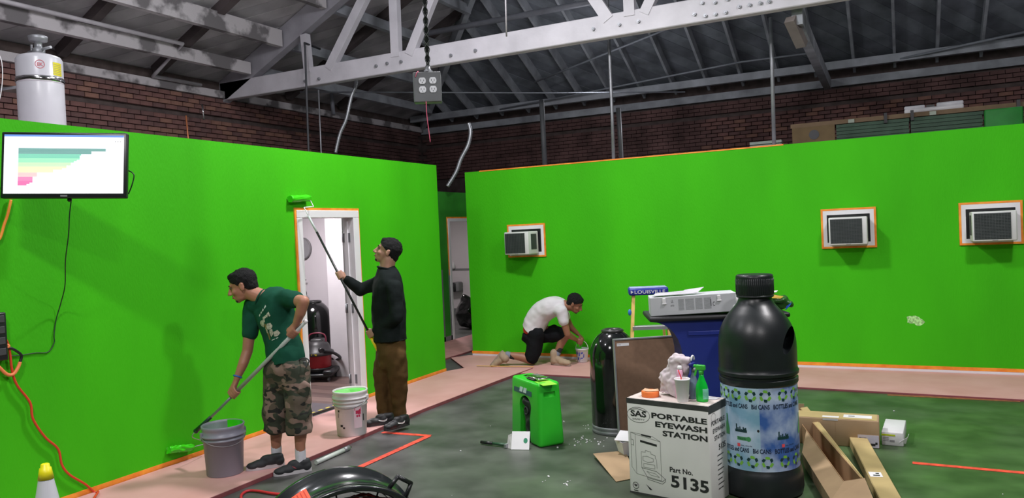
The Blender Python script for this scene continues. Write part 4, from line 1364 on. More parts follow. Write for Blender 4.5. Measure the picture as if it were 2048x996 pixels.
# --- eyewash carton
CW, CD_, CH = .572, .27, .63
CT = Thing('eyewash_carton', 'white PORTABLE EYEWASH STATION carton left of the giant black bottle', 'box', (-1.65, 4.83, 0), math.radians(-11))
m = MB(); m.rbox((0, 0, 0), (CW, CD_, CH), .006, 2); body = CT.p('carton_body', m, M('carton_white', (.78, .76, .75), .6, var=.05, scale=4))
m = MB(); m.box((.004, .004, CH), (CW - .004, CD_ - .004, CH + .001)); CT.p('top_flap', m, carton_top)
m = MB(); m.box((-.001, -.0015, CH - .034), (CW + .001, .002, CH - .001)); m.box((CW - .002, 0, CH - .05), (CW + .0015, CD_, CH - .001)); CT.p('dark_band', m, M('band_dark', (.05, .05, .05), .6, var=.3, scale=12))
m = MB(); m.box((-.001, -.0015, .0), (CW + .001, .002, .012)); CT.p('base_band', m, M('band_dark', None))
ff = lambda x, y: V((x, -.0022, CH - y))
fy = lambda x, y: V((x, -.0022, y))
class Lines:
    def __init__(s, thing, parent, mat, name='lettering'):
        s.a = (thing, parent, mat, name)

    def __call__(s, *a, **k):
        q_ = MB(); fit(q_, *a, **k); return s.a[0].p(s.a[3], q_, s.a[2], s.a[1])


wr_ = Lines(CT, body, ink)
m = MB()
wr_('PORTABLE', .180, .560, CH - .112, .034, fy, .035); wr_('EYEWASH', .205, .560, CH - .166, .034, fy, .035); wr_('STATION', .255, .560, CH - .220, .034, fy, .035)
wr_('Part No.', .295, .452, CH - .445, .031, fy, .02); wr_('5135', .300, .556, CH - .540, .074, fy, .03)
m = MB(); flat_line(m, circ(.085, CH - .105, .082, .050, 36), .0022, fy, True)
fit(m, 'SAS', .028, .142, CH - .115, .038, fy, .03); fit(m, 'SAFETY', .04, .13, CH - .138, .009, fy); flat_line(m, [(.02, CH - .075), (.08, CH - .064), (.145, CH - .078)], .0035, fy)
CT.p('logo', m, ink, body)
m = MB()
L_ = lambda pts, w=.0018, cl=False: flat_line(m, [(x, CH - y) for x, y in pts], w, fy, cl)
L_([(.055, .235), (.235, .262), (.235, .515), (.055, .495)], cl=True)
L_([(.055, .235), (.022, .225), (.022, .455), (.055, .495)]); L_([(.022, .225), (.18, .235), (.235, .262)])
L_([(.095, .345), (.125, .345), (.125, .333), (.165, .338), (.165, .352), (.195, .357), (.195, .375), (.205, .385), (.205, .44)]); L_([(.095, .345), (.095, .45)])
L_([(.105, .375), (.135, .37), (.18, .38), (.18, .40), (.14, .41), (.105, .40)], cl=True); L_([(.11, .42), (.19, .42), (.19, .445), (.11, .445)], cl=True)
L_([(.095, .45), (.20, .46), (.262, .50), (.24, .52), (.135, .51)], cl=True, w=.0028); L_([(.135, .51), (.135, .52), (.24, .535), (.262, .515), (.262, .50)], w=.0028)
L_([(.13, .47), (.19, .475), (.22, .495), (.16, .49)], cl=True); L_([(.022, .27), (.04, .275), (.04, .31), (.022, .305)], w=.0025)
CT.p('line_drawing', m, M('drawing_grey', (.16, .16, .16), .6), body)
m = MB(); flat_poly(m, [(.10, CH - .228), (.17, CH - .236), (.17, CH - .245), (.10, CH - .238)], fy); flat_poly(m, [(.09, CH - .268), (.21, CH - .284), (.21, CH - .298), (.09, CH - .282)], fy)
flat_line(m, circ(.045, CH - .575, .021, n=18), .003, fy, True); fit(m, 'w', .032, .058, CH - .582, .016, fy, .03); flat_poly(m, [(.03, CH - .605), (.062, CH - .607), (.062, CH - .612), (.03, CH - .61)], fy)
flat_poly(m, [(.12, CH - .555), (.165, CH - .585), (.15, CH - .59)], fy)
CT.p('small_print', m, ink, body)
fs_ = lambda x, y: V((CW + .0022, x * .66, y))
m = MB()
wr_('PORTABLE', .05, .36, CH - .13, .028, fs_, .012); wr_('EYEWASH', .08, .36, CH - .18, .028, fs_, .012); wr_('STATION', .11, .36, CH - .23, .028, fs_, .012); wr_('5135', .2, .36, CH - .30, .036, fs_, .02)
for k in range(8): flat_poly(m, [(.16, CH - .33 - k * .03), (.30 - .02 * (k % 3), CH - .33 - k * .03), (.30 - .02 * (k % 3), CH - .335 - k * .03), (.16, CH - .335 - k * .03)], fs_)
flat_line(m, circ(.10, CH - .08, .05, .025, 20), .002, fs_, True)
CT.p('side_lettering', m, ink, body)
ct = lambda x, y, z=CH + .0012: CT.o.matrix_world @ V((x, y, z))

# things on the carton
p = ct(.125, .10)
t = Thing('tape_roll', 'orange masking tape roll on the left end of the carton', 'tape', tuple(p))
m = MB(); m.lathe([(.056, 0), (.058, .002), (.058, .036), (.056, .038), (.036, .038), (.035, .036), (.035, .002)], seg=36, capb=False, capt=False); t.p('tape_winding', m, M('orange_tape_roll', S(235, 120, 55), .5))
m = MB(); m.lathe([(.034, 0), (.0345, .039), (.032, .039), (.0315, 0)], seg=30, capb=False, capt=False); t.p('core', m, card)
m = MB(); m.add([(-.05, -.02, .039), (.0, -.045, .042), (.06, -.01, .041), (.045, .03, .048), (.0, .02, .042), (-.045, .03, .046)], [(0, 1, 4, 5), (1, 2, 3, 4)]); t.p('loose_end', m, M('tan_tape', S(205, 165, 130), .6))
p = ct(.25, .19)
t = Thing('paper_bag', 'crumpled whitish paper bag standing on the carton', 'bag', tuple(p), math.radians(-15))
m = MB(); m.lathe([(.02, 0), (.098, .004), (.104, .04), (.098, .10), (.080, .16), (.060, .21), (.042, .25), (.022, .272), (.004, .278)], seg=48)
me = m.mesh('bag'); recalc(me)
for q in me.vertices: q.co.y *= .58; q.co.x += .05 * max(0, q.co.z - .1) / .18; q.co.x += .0
mb2 = MB(); mb2.add([q.co for q in me.vertices], [tuple(p_.vertices) for p_ in me.polygons]); mb2.ell((.085, -.02, .235), (.05, .025, .016)); mb2.ell((.10, -.01, .19), (.018, .03, .05))
me = remesh(mb2, .006, 1, 'bag'); displace(me, .030, 11, 2); displace(me, .010, 38, 3)
zmin = min(q.co.z for q in me.vertices)
for q in me.vertices: q.co.z = max(q.co.z - zmin, 0) if q.co.z - zmin > .004 else 0
t.p('bag_shell', me, M('bag_paper', S(205, 192, 198), .75, var=.1, scale=14))
m = MB()
for k in range(9): m.beam((-.07 + .002 * k, -.077, .04 + k * .014), (-.045 + .004 * k, -.083 + .002 * k, .045 + k * .014), .006, .001) if False else None
p = ct(.335, .115)
t = Thing('pink_bottle', 'pink-filled bottle partly wrapped by the paper bag', 'bottle', tuple(p))
m = MB(); m.lathe([(.028, 0), (.032, .01), (.032, .09), (.024, .13), (.018, .16), (.018, .185), (.012, .19)], seg=20); me = m.mesh('b'); recalc(me); displace(me, .004, 30); t.p('bottle_body', me, M('pink_liquid', S(225, 170, 200), .3, var=.1))
m = MB(); m.lathe([(.014, .19), (.016, .20), (.012, .215)], seg=14); t.p('cap', m, paper)
p = ct(.378, .055)
t = Thing('foam_cup', 'white foam cup with a red straw at the carton front edge', 'cup', tuple(p))
m = MB(); m.lathe([(.033, 0), (.035, .003), (.0475, .138), (.050, .139), (.051, .146), (.048, .148), (.046, .143), (.034, .01), (.001, .008)], seg=36, capt=False); t.p('cup_shell', m, M('foam', (.75, .73, .76), .6, var=.02))
m = MB(); m.lathe([(.001, .12), (.0445, .12)], seg=30, capb=False, capt=False); t.p('drink', m, M('drink', S(200, 160, 150), .2))
m = MB(); m.tube([V((-.02, 0, .02)), V((-.005, 0, .15)), V((-.022, .0, .2))], .0036, 8); t.p('straw', m, M('straw_red', S(215, 40, 50), .4))


def spray(name, label, p, body_m, head_m, rz, h=.19, loop=None):
    t = Thing(name, label, 'spray bottle', tuple(p), rz)
    m = MB()
    prof = [(.036, 0), (.040, .008), (.041, .075), (.036, .105), (.024, .135), (.015, .16), (.014, .18)]
    m.lathe(prof, seg=28); me = m.mesh('b'); recalc(me)
    for q in me.vertices: q.co.y *= .72
    t.p('bottle_body', me, body_m)
    m = MB(); m.lathe([(.016, .175), (.016, .198)], seg=16); t.p('collar', m, head_m if loop is None else M('grey_collar', (.35, .36, .38), .4))
    m = MB(); m.rbox((-.035, -.012, .198), (.028, .012, .232), .006, 2); m.beam((-.03, 0, .205), (-.045, 0, .16), .012, .01, (0, 1, 0)); m.rbox((-.05, -.009, .215), (-.033, .009, .231), .003, 1); hd = t.p('trigger_head', m, head_m)
    if loop:
        m = MB(); m.tube([V((.022 * math.cos(a), 0, .245 + .03 * math.sin(a))) for a in [PI * k / 10 for k in range(11)]], .006, 8); t.p('hanging_loop', m, paper, hd)
    return t


spray('spray_bottle', 'clear grey spray bottle with blue and white trigger, behind the cup', ct(.402, .17), M('clear_blue_grey', S(112, 130, 148), .15, var=.1), M('blue_head', S(35, 45, 130), .4), math.radians(80), loop=True)
st = spray('spray_bottle', 'bright green spray bottle at the right of the carton top', ct(.485, .11), M('green_bottle', S(20, 190, 60), .15, var=.12), M('green_head', S(60, 185, 60), .4), math.radians(-12))
m = MB(); m.lathe([(.0415, .02), (.042, .03), (.042, .075), (.0405, .085)], seg=28, capb=False, capt=False); me = m.mesh('l'); recalc(me)
for q in me.vertices: q.co.y *= .73
bm = bmesh.new(); bm.from_mesh(me); bmesh.ops.delete(bm, geom=[v_ for v_ in bm.verts if v_.co.x < .012], context='VERTS'); bm.to_mesh(me); bm.free()
st.p('label', me, M('green_label', S(120, 200, 170), .4, var=.3, scale=30))
m = MB(); m.add([(0, 0, .004), (.09, -.01, .002), (.11, .05, .003), (.02, .07, .008)], [(0, 1, 2, 3)]); o = obj('paper_scrap', m, paper); o.matrix_world = Matrix.Translation(ct(.45, .17)); tag(o, 'small white paper scrap behind the green spray bottle', 'paper')

# --- giant bottle
BD = 5.02
bc = cd(1516, 750, BD)
kz = BD / F
BX, BY = bc.x, bc.y
BT_ = Thing('bottle_recycling_bin', 'giant black bottle-shaped recycling bin with blue sky label', 'recycling bin', (BX, BY, 0))
BT_.o.scale = (.971, .971, 1.007)
br = .252
aB = math.atan2(-BY, -BX)
prof = [(.235, 0), (.262, .015), (.268, .05), (.266, .12), (.258, .165), (br - .008, .185), (br - .008, .70), (br + .0, .712), (br + .004, .72), (br + .004, .745), (br - .006, .752), (br - .006, .762), (br + .008, .772), (br + .010, .79), (br + .002, .80),
        (br + .001, .82), (br + .001, .88), (br, .95), (.247, 1.0), (.235, 1.05), (.212, 1.10), (.182, 1.145), (.152, 1.18), (.126, 1.21), (.112, 1.235), (.107, 1.255), (.106, 1.28)]
m = MB()
# smooth the shoulder with a finer interpolation
pp = spline([V((r_, 0, z_)) for r_, z_ in prof[15:]], 4)
m.lathe(prof[:15] + [(q.x, q.z) for q in pp], seg=96)
me = m.mesh('bottle_shell'); recalc(me)
hd_ang = aB + math.radians(72)
hc = V((.222 * math.cos(hd_ang), .222 * math.sin(hd_ang), .955))
Rh = Matrix.Rotation(hd_ang + PI / 2 - math.radians(15), 3, 'Z') @ Matrix.Rotation(math.radians(-20), 3, 'Y') if False else None
vdir = V((math.cos(aB), math.sin(aB), 0)); rdir = V((-math.sin(aB), math.cos(aB), 0))
cut = MB(); cc = rdir * .198 + vdir * .12 + V((0, 0, .99))
tl = math.radians(-20)
e1 = (rdir * math.cos(tl) + V((0, 0, 1)) * math.sin(-tl) * -1).normalized() if False else (rdir * math.cos(tl) - V((0, 0, 1)) * math.sin(tl) * -1).normalized()
e3 = vdir.cross(e1).normalized()
if e3.z < 0: e3 = -e3
e2 = e3.cross(e1).normalized()
cut.ell(cc, (.032, .24, .088), 32, 24, Rm=Matrix((e1, e2, e3)).transposed())
me = boolean(me, cut, 'bottle_shell')
for p_ in me.polygons: p_.use_smooth = True
bs = BT_.p('bottle_shell', me, satin_black)
bs.modifiers.new('e', 'EDGE_SPLIT').split_angle = math.radians(42)
m = MB(); m.lathe([(.118, 1.255), (.121, 1.258), (.121, 1.268)], seg=60)
NR = 60
m.lathe([(.121, 1.268), (.122, 1.275), (.122, 1.385), (.118, 1.397), (.108, 1.402), (.06, 1.400), (.001, 1.398)], seg=60); cap_ = BT_.p('cap', m, satin_black)
m = MB()
for k in range(60):
    a = 2 * PI * k / 60; m.cyl((.1215 * math.cos(a), .1215 * math.sin(a), 1.275), (.1215 * math.cos(a), .1215 * math.sin(a), 1.375), .0022, seg=5)
rb_ = BT_.p('cap_ribs', m, satin_black, cap_); rb_['kind'] = 'stuff'
zl0, zl1 = .185, .712


def wl_(x, z, add=.0):
    a = aB + x / br; rr = br - .0045 + add
    return V((rr * math.cos(a), rr * math.sin(a), z))


def band(xa, xb, za, zb2, add, n):
    q = MB()
    for k in range(n):
        a, b = xa + (xb - xa) * k / n, xa + (xb - xa) * (k + 1) / n
        q.add([wl_(a, za, add), wl_(b, za, add), wl_(b, zb2, add), wl_(a, zb2, add)], [(0, 1, 2, 3)], True)
    return q


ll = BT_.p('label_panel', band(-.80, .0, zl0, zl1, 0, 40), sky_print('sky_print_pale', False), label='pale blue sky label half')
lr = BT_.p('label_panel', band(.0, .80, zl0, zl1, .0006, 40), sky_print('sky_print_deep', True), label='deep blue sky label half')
lg, dg_, nv = M('print_light_green', S(125, 190, 70), .4, var=.15), M('print_dark_teal', S(18, 58, 60), .4), M('print_navy', S(20, 34, 60), .4)
AL, AD = MB(), MB()


def recyc(cx, cz, s):
    AL, AD = MB(), MB()
    for k in range(3):
        a = math.radians(90 + 120 * k)
        for (mb, da, w1, h1) in ((AL, 0, .55, .34), (AD, 62, .42, .36)):
            aa = a + math.radians(da); px, pz_ = cx + s * math.cos(aa), cz + s * math.sin(aa)
            tx, tz = -math.sin(aa), math.cos(aa); nx, nz = math.cos(aa), math.sin(aa)
            pts = [(-w1, -h1), (w1 * .6, -h1 * .8), (w1, 0), (w1 * .6, h1), (-w1 * .8, h1 * .7)]
            flat_poly(mb, [(px + s * (tx * u_ + nx * v_), pz_ + s * (tz * u_ + nz * v_)) for u_, v_ in pts], lambda x, y: wl_(x, y, .0016))
    BT_.p('arrow_print', AL, lg, ll); BT_.p('arrow_shade', AD, dg_, ll)


def lx(px): return br * math.asin(max(-.98, min(.98, (px - 378) / 292.0)))
def lz(py): return zl1 - (py - 78) / 705.0 * (zl1 - zl0)


for py in (150, 703):
    for x in (-.34, -.245, -.155, -.055, .04, .16, .265, .35): recyc(x, lz(py) + .0, .029)
TX = Lines(BT_, ll, nv); fw = lambda x, y: wl_(x, y, .0018)
for py in (258, 628):
    z = lz(py); TX('BOTTLES and CANS', -.285, -.075, z, .028, fw, .022); TX('Bld CANS', -.05, .065, z, .028, fw, .022); TX('BOTTLES and CANS', .09, .32, z, .028, fw, .022)
    TX('CANS', -.37, -.30, z, .026, fw, .012)
SK = MB()
for cx_, py in ((-.125, 462), (.155, 515)):
    z = lz(py)
    for k in range(5): flat_poly(SK, [(cx_ - .045 + .017 * k, z), (cx_ - .028 + .017 * k, z), (cx_ - .028 + .017 * k, z + .016), (cx_ - .045 + .017 * k, z + .016)], fw)
    for k, (o_, h_) in enumerate(((-.038, .05), (-.026, .028), (-.012, .034), (.0, .02), (.012, .035), (.028, .03))):
        flat_poly(SK, [(cx_ + o_, z + .014), (cx_ + o_ + .008, z + .014), (cx_ + o_ + .008, z + h_), (cx_ + o_, z + h_)], fw)
    for o_ in (.015, .022): flat_poly(SK, [(cx_ + o_, z + .014), (cx_ + o_ + .014, z + .014), (cx_ + o_ + .014, z + .026), (cx_ + o_, z + .026)], fw)
BT_.p('skyline_print', SK, dg_, ll)
q = MB(); z = lz(515)
flat_poly(q, circ(-.075, z, .015), fw); [flat_poly(q, [(-.155 + .015 * k, z - .011), (-.14 + .015 * k, z - .011), (-.14 + .015 * k, z + .011), (-.155 + .015 * k, z + .011)], fw) for k in range(5)]
for sx_, z0_ in ((-.245, lz(450)), (.335, lz(450))): flat_poly(q, [(sx_ - .022, z0_ - .04), (sx_ + .022, z0_ - .04), (sx_ + .022, z0_ + .0), (sx_ + .006, z0_ + .05), (sx_ + .006, z0_ + .09), (sx_ - .006, z0_ + .09), (sx_ - .006, z0_ + .05), (sx_ - .022, z0_)], fw)
BT_.p('green_print', q, M('print_green_b', S(70, 150, 90), .4), ll)
q = MB(); fit(q, 'Recycle', -.145, -.095, z - .005, .012, lambda x, y: wl_(x, y, .0026)); 
for cx_, py in ((-.14, 572), (.155, 568)):
    fit(q, 'bnc_recycle', cx_ + .012, cx_ + .085, lz(py) - .004, .009, fw)
BT_.p('small_print', q, nv, ll)
q = MB()
for cx_, py in ((-.14, 572), (.155, 568)): flat_poly(q, [(cx_ - .016, lz(py) - .010), (cx_ + .005, lz(py) - .010), (cx_ + .005, lz(py) + .010), (cx_ - .016, lz(py) + .010)], fw)
BT_.p('red_icon', q, M('icon_red', S(230, 80, 90), .4), ll)
q = MB(); flat_poly(q, circ(-.012, lz(440), .008, n=12), fw); BT_.p('screw_hole', q, ink, lr)

# --- domed bin, board, ladder, blue bin
g = cd(1229, 760, 6.66)
dome_bin('black dome-topped bin beside the brown board', (g.x, g.y, 0), .207, .885)
A_, B_ = cd(1229, 680, 6.12), cd(1374, 679, 6.2)
zt_b = A_.z
ux = (B_ - A_); ux.z = 0; wB = ux.length; ux.normalize(); nb_ = V((-ux.y, ux.x, 0))
t = Thing('bulletin_board', 'brown board with aluminium frame leaning behind the carton', 'board', (A_.x, A_.y, 0), math.atan2(ux.y, ux.x))
Ml = Matrix.Rotation(math.radians(-4), 4, 'X')
hB = zt_b / math.cos(math.radians(4))
m = MB(); m.box((.012, -.008, .012), (wB - .012, .006, hB - .012), Ml); t.p('panel', m, cork)
for a, b in (((0, -.014, .0), (.014, .012, hB)), ((wB - .014, -.014, 0), (wB, .012, hB)), ((.014, -.014, 0), (wB - .014, .012, .014)), ((.014, -.014, hB - .014), (wB - .014, .012, hB))):
    m = MB(); m.rbox(a, b, .002, 1, Ml); t.p('frame_rail', m, alu)
m = MB(); m.box((.03, -.0095, hB - .060), (.13, -.0082, hB - .038), Ml); lb = t.p('sticker', m, paper)
m = MB(); fit(m, 'BOARD', .034, .062, hB - .053, .009, lambda x, y: Ml @ V((x, -.0098, y))); t.p('sticker_print', m, ink, lb)

# ladder
t = Thing('step_ladder', 'yellow step ladder with blue top, behind the white box', 'ladder', (-2.13, 6.98, 0), math.radians(22))
lh = 1.155
fl_, rl_ = [], []
for sx in (-1, 1):
    m = MB(); m.beam((sx * .235, -.26, 0), (sx * .135, -.03, lh), .028, .07, (0, 1, 0)); t.p('front_rail', m, yellow_fg)
    m = MB(); m.beam((sx * .21, .42, 0), (sx * .125, .05, lh - .02), .022, .04, (0, 1, 0)); t.p('rear_rail', m, yellow_fg)
    m = MB(); m.beam((sx * .19, -.13, .5), (sx * .17, .2, .55), .015, .004, (0, 0, 1)); t.p('spreader', m, dull_steel)
for k, z in enumerate((.28, .56, .835)):
    f_ = z / lh; m = MB(); w_ = .235 - .10 * f_; y_ = -.26 + .23 * f_
    m.rbox((-w_, y_ - .055, z - .012), (w_, y_ + .04, z + .004), .004, 1); m.box((-w_, y_ - .058, z - .03), (w_, y_ - .052, z)); t.p('step', m, alu)
m = MB(); m.rbox((-.18, -.10, lh - .035), (.18, .09, lh + .03), .012, 2); tc_ = t.p('top_cap', m, blue_plastic)
m = MB(); fit(m, 'LOUISVILLE', -.13, .15, lh - .018, .03, lambda x, y: V((x, -.1015, y)), .01); flat_poly(m, [(-.165, lh - .018), (-.14, lh - .003), (-.165, lh + .014)], lambda x, y: V((x, -.1015, y))); t.p('lettering', m, paper, tc_)
m = MB(); m.rbox((-.17, -.09, lh + .028), (.17, .08, lh + .036), .003, 1); t.p('tray_pad', m, M('tray_pale', S(150, 160, 200), .5, var=.2, scale=20), tc_)
m = MB(); m.ell((-.185, -.145, .97), (.016, .012, .03)); t.p('blue_sticker', m, M('sticker_blue', S(60, 120, 200), .5))

# blue flared bin with black lid
bd = 5.5
q0 = cd(1366, 700, bd); q1 = cd(1500, 700, bd)
ang = math.radians(23)
t = Thing('flared_recycling_bin', 'blue flared bin with black lid behind the giant bottle', 'bin', (q0.x, q0.y, 0), ang)
bwid = .52
zlid = 1.068
m = MB()
prof = []
for k in range(9):
    a = k / 8
    prof.append((-.225 * (a ** 2.0), .76 + (zlid - .76) * (1 - (1 - a) ** 1.8)))
left = [(.0, 0.02), (.0, .30), (.0, .60), (0, .76)] + prof[1:]
pol_ = left + [(bwid + -x, z) for x, z in reversed(left)]
Mx_ = Matrix(((1, 0, 0, 0), (0, 0, 1, 0), (0, 1, 0, 0), (0, 0, 0, 1)))
m.prism(pol_, (0, .42), Mx_); t.p('bin_body', m, blue_bin_m)
m = MB(); m.rbox((.04, -.006, .96), (bwid - .04, .0, .99), .003, 1); m.rbox((.02, -.008, .30), (bwid - .02, .0, .33), .003, 1); t.p('moulded_rib', m, blue_bin_m)
m = MB(); m.rbox((-.232, -.03, zlid), (bwid + .235, .45, zlid + .035), .014, 3); t.p('lid', m, M('lid_black', (.013, .013, .015), .5))
zl_ = zlid + .036
wbm = Matrix.Translation(t.o.matrix_world @ V((-.215, .02, zl_))) @ Matrix.Rotation(ang + math.radians(-3), 4, 'Z') @ Matrix.Rotation(math.radians(-2.2), 4, 'Y')
t = Thing('fixture_carton', 'long light-grey box lying on the black lid of the blue bin', 'box', tuple(wbm.translation), ang - math.radians(3))
m = MB(); Mt_ = Matrix.Rotation(math.radians(-1.8), 4, 'Y'); BLn = .605
m.rbox((0, 0, 0), (BLn, .22, .135), .004, 1, Mt_); fb = t.p('box_body', m, M('box_pale_grey', (.52, .53, .56), .5, var=.04))
fq = lambda x, y: Mt_ @ V((x, -.0012, y))
m = MB()
for cx_ in (.10, .485):
    m = MB(); m.rbox((cx_ - .012, -.006, .085), (cx_ + .012, .0, .125), .003, 1, Mt_); m.rbox((cx_ - .016, -.008, .08), (cx_ + .016, -.0, .092), .003, 1, Mt_); t.p('latch', m, paper, fb)
m = MB()
for (x0_, w_) in ((.20, .04), (.25, .06), (.32, .05), (.38, .05)):
    for k in range(9): flat_poly(m, [(x0_, .035 + k * .009), (x0_ + w_, .035 + k * .009), (x0_ + w_, .040 + k * .009), (x0_, .040 + k * .009)], fq)
t.p('printed_panel', m, M('print_pale', (.34, .35, .37), .5), fb)
m = MB(); fit(m, 'UL', .15, .165, .09, .02, fq); fit(m, 'LISTED', .145, .17, .065, .01, fq); fit(m, 'C', .44, .455, .05, .03, fq); flat_poly(m, [(.425, .05), (.43, .05), (.43, .1), (.425, .1)], fq); t.p('print', m, ink, fb)
m = MB(); m.slab([Mt_ @ V(p_) for p_ in ((.20, .01, .143), (.34, .03, .146), (.40, .12, .176), (.26, .10, .166))], .003); m.slab([Mt_ @ V(p_) for p_ in ((.02, .01, .143), (.22, .01, .144), (.25, .10, .160), (.05, .12, .152))], .003)
t.p('lid_flap', m, M('flap_grey', (.5, .5, .53), .5), fb)
m = MB(); m.ell((BLn - .01, .08, .085), (.035, .08, .07)); m.ell((BLn - .03, .03, .13), (.02, .03, .03)); m.ell((BLn - .02, .02, .05), (.02, .03, .04)); me = remesh(m, .008, 1, 'w'); displace(me, .015, 25); t.p('torn_wrapping', me, paper)
g = cd(1556, 628, 5.62)
t = Thing('crinkled_wrapper', 'green and yellow wrapper poking out right of the bottle neck', 'wrapper', (g.x, g.y, zlid + .036))
m = MB(); m.ell((.0, 0, .05), (.09, .05, .045)); m.ell((.05, 0, .035), (.06, .04, .04)); me = remesh(m, .008, 1, 'w'); displace(me, .02, 22)
zm = min(q_.co.z for q_ in me.vertices)
for q_ in me.vertices: q_.co.z -= zm
t.p('green_wrap', me, M('wrap_green', S(40, 90, 30), .35, var=.3, scale=20))
m = MB(); m.slab([(-.06, -.06, .09), (.03, -.055, .085), (.05, -.05, .10), (-.03, -.05, .115)], .003); t.p('yellow_wrap', m, M('wrap_yellow', S(220, 180, 60), .4))
m = MB(); m.slab([(-.10, -.05, .11), (.0, -.05, .13), (.01, -.03, .14), (-.08, -.03, .13)], .003); t.p('white_wrap', m, paper)
m = MB(); m.slab([(.06, -.05, .0), (.09, -.05, .03), (.105, -.045, .055), (.07, -.05, .03)], .004); t.p('blue_wrap', m, M('wrap_blue', S(40, 90, 200), .4))

# --- green eyewash unit
ea = math.atan2(5.58 - 5.91, -2.65 + 3.08)
t = Thing('eyewash_unit', 'green plastic portable eyewash unit standing on the floor', 'eyewash station', (-3.075, 5.90, 0), ea)
EW, ED, EH = .535, .235, .52
bm = bmesh.new(); bmesh.ops.create_cube(bm, size=1)
for q_ in bm.verts:
    tp = q_.co.z > 0
    w_ = .93 if tp else 1.0
    q_.co = V((EW / 2 + q_.co.x * EW * w_, ED / 2 + q_.co.y * ED * (.86 if tp else 1), EH / 2 + q_.co.z * EH))
bmesh.ops.bevel(bm, geom=bm.edges[:], offset=.028, segments=4, profile=.5, affect='EDGES')
me = bpy.data.meshes.new('unit_shell'); bm.to_mesh(me); bm.free()
cut = MB(); pr = [(.17, -.05), (.375, -.05), (.36, .20), (.385, .30)] + [(.28 + .105 * math.cos(a), .30 + .085 * math.sin(a)) for a in [PI * k / 12 for k in range(1, 12)]] + [(.175, .30), (.19, .2)]
cut.prism(pr, (-.05, .15), Mx_)
me = boolean(me, cut, 'unit_shell')
cut = MB(); cut.rbox((EW - .035, .06, .40), (EW + .05, .17, .445), .01, 2)
me = boolean(me, cut, 'unit_shell')
for p_ in me.polygons: p_.use_smooth = True
sh = t.p('unit_shell', me, eyewash_green); sh.modifiers.new('e', 'EDGE_SPLIT').split_angle = math.radians(35)
m = MB(); m.ell((.28, .08, .27), (.085, .06, .10)); m.ell((.285, .07, .18), (.075, .06, .14)); m.ell((.29, .05, .05), (.05, .05, .07)); m.ell((.24, .05, .33), (.05, .04, .04)); me = remesh(m, .012, 2, 'x'); displace(me, .02, 18)
for q_ in me.vertices: q_.co.z = max(.004, q_.co.z)
t.p('nozzle_arm', me, M('rubber_dark', (.012, .018, .015), .5))
m = MB(); m.tube([V((.28 + .03 * math.cos(a), .015, .26 + .03 * math.sin(a))) for a in [2 * PI * k / 16 for k in range(16)]], .006, 6, closed=True); t.p('nozzle_ring', m, dark_grey)
m = MB(); m.slab([(.07, .008, .395), (.40, .008, .395), (.40, .020, .478), (.07, .020, .478)], -.003); lb = t.p('instruction_label', m, M('teal_label', S(38, 84, 84), .5))
m = MB(); 
for x_ in (.185, .255): m.slab([(x_, .0062, .41), (x_ + .055, .0062, .41), (x_ + .055, .0165, .462), (x_, .0165, .462)], -.001)
t.p('pictogram', m, M('pic_white', S(170, 190, 185), .5), lb)
m = MB(); m.rbox((.20, .06, EH), (.42, .15, EH + .012), .004, 1); m.rbox((.24, .05, EH + .012), (.46, .16, EH + .03), .008, 2); t.p('top_handle', m, chrome)
m = MB(); m.tube(spline([V((.10, .06, EH - .02)), V((.16, .10, EH + .01)), V((.28, .08, EH + .012)), V((.36, .06, EH + .01))], 5), .006); m.rbox((.26, .04, EH + .002), (.40, .07, EH + .014), .004, 1); t.p('black_strap', m, black)
m = MB(); m.slab([(.43, .03, EH + .001), (.56, .04, EH - .012), (.58, .16, EH - .012), (.45, .15, EH + .003)], .003); t.p('yellow_tag', m, M('tag_yellow_green', S(140, 215, 60), .5))
# booklet and scraper
p = onz(1040, 900)
t = Thing('instruction_card', 'white card with green dot propped before the green unit', 'card', (p.x, p.y, .0), math.radians(14))
Mc_ = Matrix.Rotation(math.radians(-28), 4, 'X')
m = MB(); m.rbox((-.075, -.002, .002), (.075, .002, .15), .0015, 1, Mc_); ca = t.p('card_sheet', m, paper)
m = MB(); m.cyl((.04, -.0035, .08), (.04, -.002, .08), .018, seg=20) if False else None
m.add([Mc_ @ V((.042 + .017 * math.cos(a), -.0028, .075 + .022 * math.sin(a))) for a in [2 * PI * k / 18 for k in range(18)]], [tuple(range(18))]); t.p('green_dot', m, M('dot_green', S(20, 130, 90), .5), ca)
m = MB(); m.slab([(-.07, .01, .001), (-.12, .05, .001), (-.11, .07, .10), (-.07, .06, .12)], .003); t.p('side_fold', m, white_card, ca)
a, b = onz(962, 884, .02), onz(1014, 890, .02)
t = Thing('hand_scraper', 'dark-handled scraper lying left of the white card', 'scraper', (a.x, a.y, 0))
m = MB(); m.tube([a, a.lerp(b, .45)], .013, 10); t.w('handle', m, black)
m = MB(); m.tube([a.lerp(b, .45), b], [.010, .014], 10); t.w('shaft', m, M('dark_green_metal', S(44, 80, 56), .5))
m = MB(); m.beam(b - V((0, .04, 0)), b + V((.02, .06, 0)), .02, .03); t.w('blade', m, dull_steel)

# --- cardboard pieces
m = MB(); m.slab([onz(1186, 908, .03), onz(1232, 964, .003), onz(1275, 956, .003), onz(1250, 902, .02)], .004)
tag(obj('cardboard_flap', m, card), 'flat brown cardboard flap on the floor left of the carton', 'cardboard')
c0 = onz(1252, 912)
t = Thing('foam_tray', 'white foam container squeezed behind the carton left side', 'container', (c0.x - .0, c0.y + .02, .006))
m = MB(); m.lathe([(.06, 0), (.095, .11), (.10, .115), (.09, .115), (.055, .01)], seg=4, smooth=False, capt=False); t.p('tub', m, paper)
m = MB(); m.slab([(-.07, -.07, .12), (.07, -.07, .12), (.07, .07, .16), (-.07, .07, .16)], .006); t.p('lid', m, paper)

